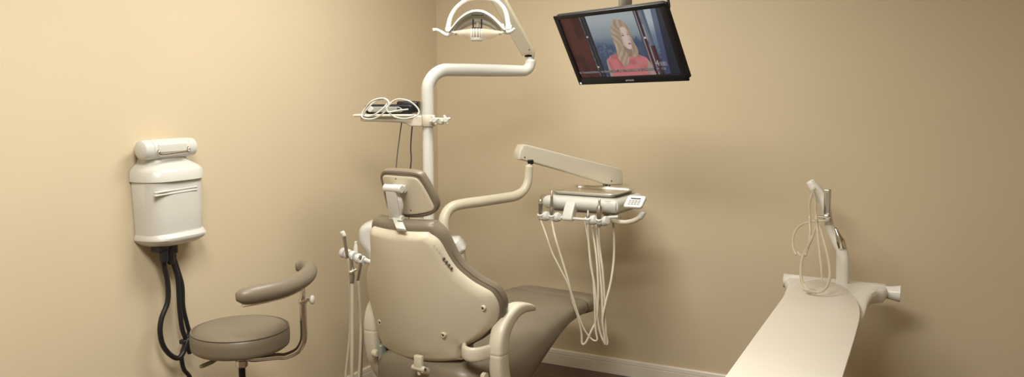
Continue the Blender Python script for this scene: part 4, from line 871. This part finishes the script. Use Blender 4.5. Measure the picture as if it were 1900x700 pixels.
# ------------------------------------------------------------------ long narrow console table, right
def table():
    r = thing('side_table', 'long narrow cream table with rounded end and white flared crossbar', 'table', (2.27, -1.1, 0))
    zt = .71
    ol = [(2.105, -2.25), (2.11, -1.5), (2.117, -.85), (2.120, -.66), (2.127, -.53), (2.150, -.405), (2.185, -.325), (2.235, -.298), (2.29, -.335), (2.345, -.435), (2.388, -.58), (2.413, -.73), (2.425, -.90), (2.426, -1.2), (2.422, -1.62), (2.418, -2.25)]
    # straight near end: duplicate corners to keep them tight
    ol = [(2.105, -2.24)]+ol[1:-1]+[(2.418, -2.24), (2.405, -2.265), (2.12, -2.265)]
    mb = MB(); mb.pad(ol, lambda x, y, t: V((x, y, zt-t)), [(.004, 0), (.001, .0012), (0, .004), (0, .012)], n=180, fill=False); mb.build('table_top', 'board', r)
    mb = MB(); mb.pad(ol, lambda x, y, t: V((x, y, zt-.012-t)), [(.001, 0), (.0, .003), (.003, .014), (.02, .022), (.03, .03)], n=180, fill=False); mb.build('table_rim', 'edge', r)
    # moulded crossbar with web
    z1 = .690
    wo = [(2.09, -.232), (2.2, -.215), (2.33, -.215), (2.44, -.225), (2.50, -.235), (2.50, -.345), (2.472, -.372), (2.452, -.43), (2.440, -.52), (2.435, -.64), (2.43, -.80), (2.40, -.90), (2.27, -.95), (2.14, -.90), (2.11, -.80), (2.105, -.64), (2.10, -.50), (2.09, -.40), (2.075, -.34)]
    def wf(x, y, t):
        k = max(0, min(1, (y+.75)/.45)); k = k*k*(3-2*k)
        return V((x, y, z1-.004+.020*k-t*(.45+1.0*k)))
    mb = MB(); mb.pad(wo, wf, [(.02, 0), (.008, .002), (.002, .008), (0, .018), (.004, .032), (.016, .044)], n=120); mb.build('web', 'bright', r)
    yb = -.290; zb = .679
    mb = MB(); mb.lathe([(.029, .0), (.029, .03), (.0275, .06), (.030, .085), (.036, .115), (.0365, .118), (.030, .119), (.028, .110), (.001, .109)], (2.435, yb, zb), EX, 32)
    rt_ = mb.build('crossbar_end', 'bright', r)
    mb = MB(); mb.lathe([(.032, .0), (.032, .03), (.031, .05), (.033, .072), (.034, .074), (.029, .075), (.027, .068), (.001, .067)], (2.135, yb+.02, zb+.004), -EX, 32); mb.build('crossbar_end', 'bright', r)
    mb = MB(); mb.lathe([(.001, 0), (.026, 0), (.026, .003), (.001, .003)], (2.135-.070, yb+.02, zb+.004), -EX, 24); mb.build('end_plug', 'black', r)
    mb = MB(); mb.rbox((2.265, -.62, .66), (.20, .5, .05), .015); mb.rbox((2.265, -1.5, .662), (.22, 1.3, .04), .015); mb.build('under_frame', 'white', r)
    for y in (-.62, -1.95):
        mb = MB(); mb.rbox((2.265, y, .345), (.10, .07, .60), .02); mb.build('leg', 'white', r)
        mb = MB(); mb.rbox((2.265, y, .025), (.34, .10, .05), .02); mb.build('foot', 'white', r)
    # tubing stand
    Y0 = -.300
    def q(x, y, off=0): return PL(x, y, EY, Y0+off)
    b = q(1562, 524)
    t = thing('tubing_stand', 'bent white post with chrome brackets rising from the crossbar of the table', 'stand', (b.x, Y0, .71))
    mb = MB(); mb.tube([q(1563, 534), q(1563, 500), q(1563.5, 478), q(1562, 466), q(1560, 456)], [.0265, .0265, .0265, .0255, .021], 24, 4, flat=[.02, .02, .021, .022, .02], side=EX, power=2.6); mb.build('post', 'bright', t)
    mb = MB(); mb.tube([q(1561, 468), q(1556, 455), q(1548, 440), q(1541, 424), q(1536, 408), q(1533, 392), q(1528, 374), q(1520, 360), q(1511, 348), q(1504, 338)], [.020, .024, .022, .020, .020, .021, .024, .025, .024, .020], 20, 5); mb.build('swan_neck', 'bright', t)
    mb = MB(); mb.tube([q(1550, 424, -.010), q(1555, 437, -.014), q(1560, 449, -.017), q(1563, 461, -.017)], [.006, .013, .020, .018], 16, 5, flat=[.006, .012, .016, .014]); mb.build('chrome_elbow', 'chrome', t)
    mb = MB(); mb.rbox(q(1535, 377, -.026), (.030, .014, .125), .005, ((EX+EZ*.02).normalized(), EY, (EZ-EX*.02).normalized())); cb = mb.build('chrome_bracket', 'chrome', t)
    mb = MB(); mb.rbox(q(1536, 376, -.034), (.014, .003, .095), .001, ((EX+EZ*.02).normalized(), EY, (EZ-EX*.02).normalized()), 1); mb.build('bracket_inlay', 'bluegrey', cb)
    mb = MB(); mb.rbox(q(1531, 403, -.04), (.058, .03, .008), .003); mb.rbox(q(1536, 408, -.036), (.03, .03, .02), .005); mb.build('clamp', 'dsteel', t)
    # clear tubing
    g = thing('clear_tubing', 'loops of clear plastic tubing hanging from the bent white post', 'tubing', tuple(q(1515, 410, -.05)))
    yb_ = PL(1510, 545, EZ, .722).y-Y0
    def fo(y): t_ = max(0, min(1, (y-415)/130)); return -.05+(yb_+.05)*t_
    def tb(pp, rr, off=-.05, c=False): MB().tube([q(x, y, fo(y)+o_*.3) if y > 415 else q(x, y, off+o_*.3) for x, y, o_ in pp], rr, 12, 6, closed=c).build('tube_strand', 'clear', g)
    tb([(1537, 410, 0), (1520, 410, 0), (1503, 412, 0), (1488, 417, -.004), (1477, 427, -.008), (1471, 443, -.01), (1472, 460, -.01), (1477, 473, -.01)], .0058)
    tb([(1516, 413, 0), (1510, 432, -.006), (1502, 452, -.01), (1491, 472, -.012), (1486, 495, -.014), (1487, 518, -.014), (1495, 534, -.014), (1510, 542, -.014), (1526, 540, -.014), (1536, 528, -.014), (1540, 508, -.012), (1537, 480, -.01), (1529, 448, -.006), (1521, 420, 0)], .0062)
    tb([(1512, 349, .035), (1503, 372, .02), (1502, 400, .01), (1503, 430, .0), (1500, 455, -.004), (1494, 475, -.008)], .0060)
    tb([(1509, 352, .03), (1513, 375, .02), (1514, 400, .01), (1517, 430, .0), (1521, 470, -.002), (1524, 500, -.004), (1525, 523, -.004)], [.006, .006, .006, .006, .006, .005, .002])
    MB().tube([q(1492, 537, fo(537)), q(1503, 540, fo(540)), q(1513, 542, fo(542))], .0085, 12, 3).build('tube_connector', 'clear', g)
    MB().tube([q(1480, 469, fo(469)), q(1487, 475, fo(475))], [.009, .006], 10, 1).build('tube_connector', 'clear', g)
table()

# ------------------------------------------------------------------ lights
def troffer(x, y, wx, wy, power, i, colr):
    r = thing('ceiling_light', ['recessed fluorescent ceiling panel near the left wall', 'recessed fluorescent ceiling panel in the middle of the room'][i], 'ceiling light', (x, y, RH-.02))
    mb = MB()
    for (cx, cy, sx, sy) in ((0, wy/2, wx+.04, .02), (0, -wy/2, wx+.04, .02), (wx/2, 0, .02, wy), (-wx/2, 0, .02, wy)): mb.rbox((x+cx, y+cy, RH-.008), (sx, sy, .016), .003)
    mb.build('frame', 'white', r)
    MB().rbox((x, y, RH-.005), (wx-.03, wy-.03, .008), .001).build('diffuser', 'diffuser', r)
    l = bpy.data.lights.new('tube_light', 'AREA'); l.shape = 'RECTANGLE'; l.size = wx-.05; l.size_y = wy-.05; l.energy = power; l.color = colr
    o = bpy.data.objects.new('tube_light', l); COL.objects.link(o); o.parent = r; o.location = (0, 0, .004)
troffer(1.1, -1.55, .6, 1.2, 28, 0, (1, .98, .93))
troffer(1.7, -3.2, 1.2, .6, 60, 1, (1, .965, .89))

w = bpy.data.worlds.new('world'); bpy.context.scene.world = w; w.use_nodes = True
w.node_tree.nodes['Background'].inputs[0].default_value = (1, .9, .75, 1); w.node_tree.nodes['Background'].inputs[1].default_value = .05

# ------------------------------------------------------------------ camera
cd = bpy.data.cameras.new('camera'); co = bpy.data.objects.new('camera', cd); COL.objects.link(co)
cd.sensor_fit = 'HORIZONTAL'; cd.sensor_width = 36; cd.lens = 36*F/1900; cd.clip_start = .05
co.location = CAM; co.rotation_euler = Matrix((RT, UP, -FW)).transposed().to_euler()
sc = bpy.context.scene; sc.camera = co
sc.view_settings.view_transform = 'Standard'; sc.view_settings.look = 'None'; sc.view_settings.gamma = 1; sc.view_settings.use_curve_mapping = False
sc.view_settings.exposure = 0.0
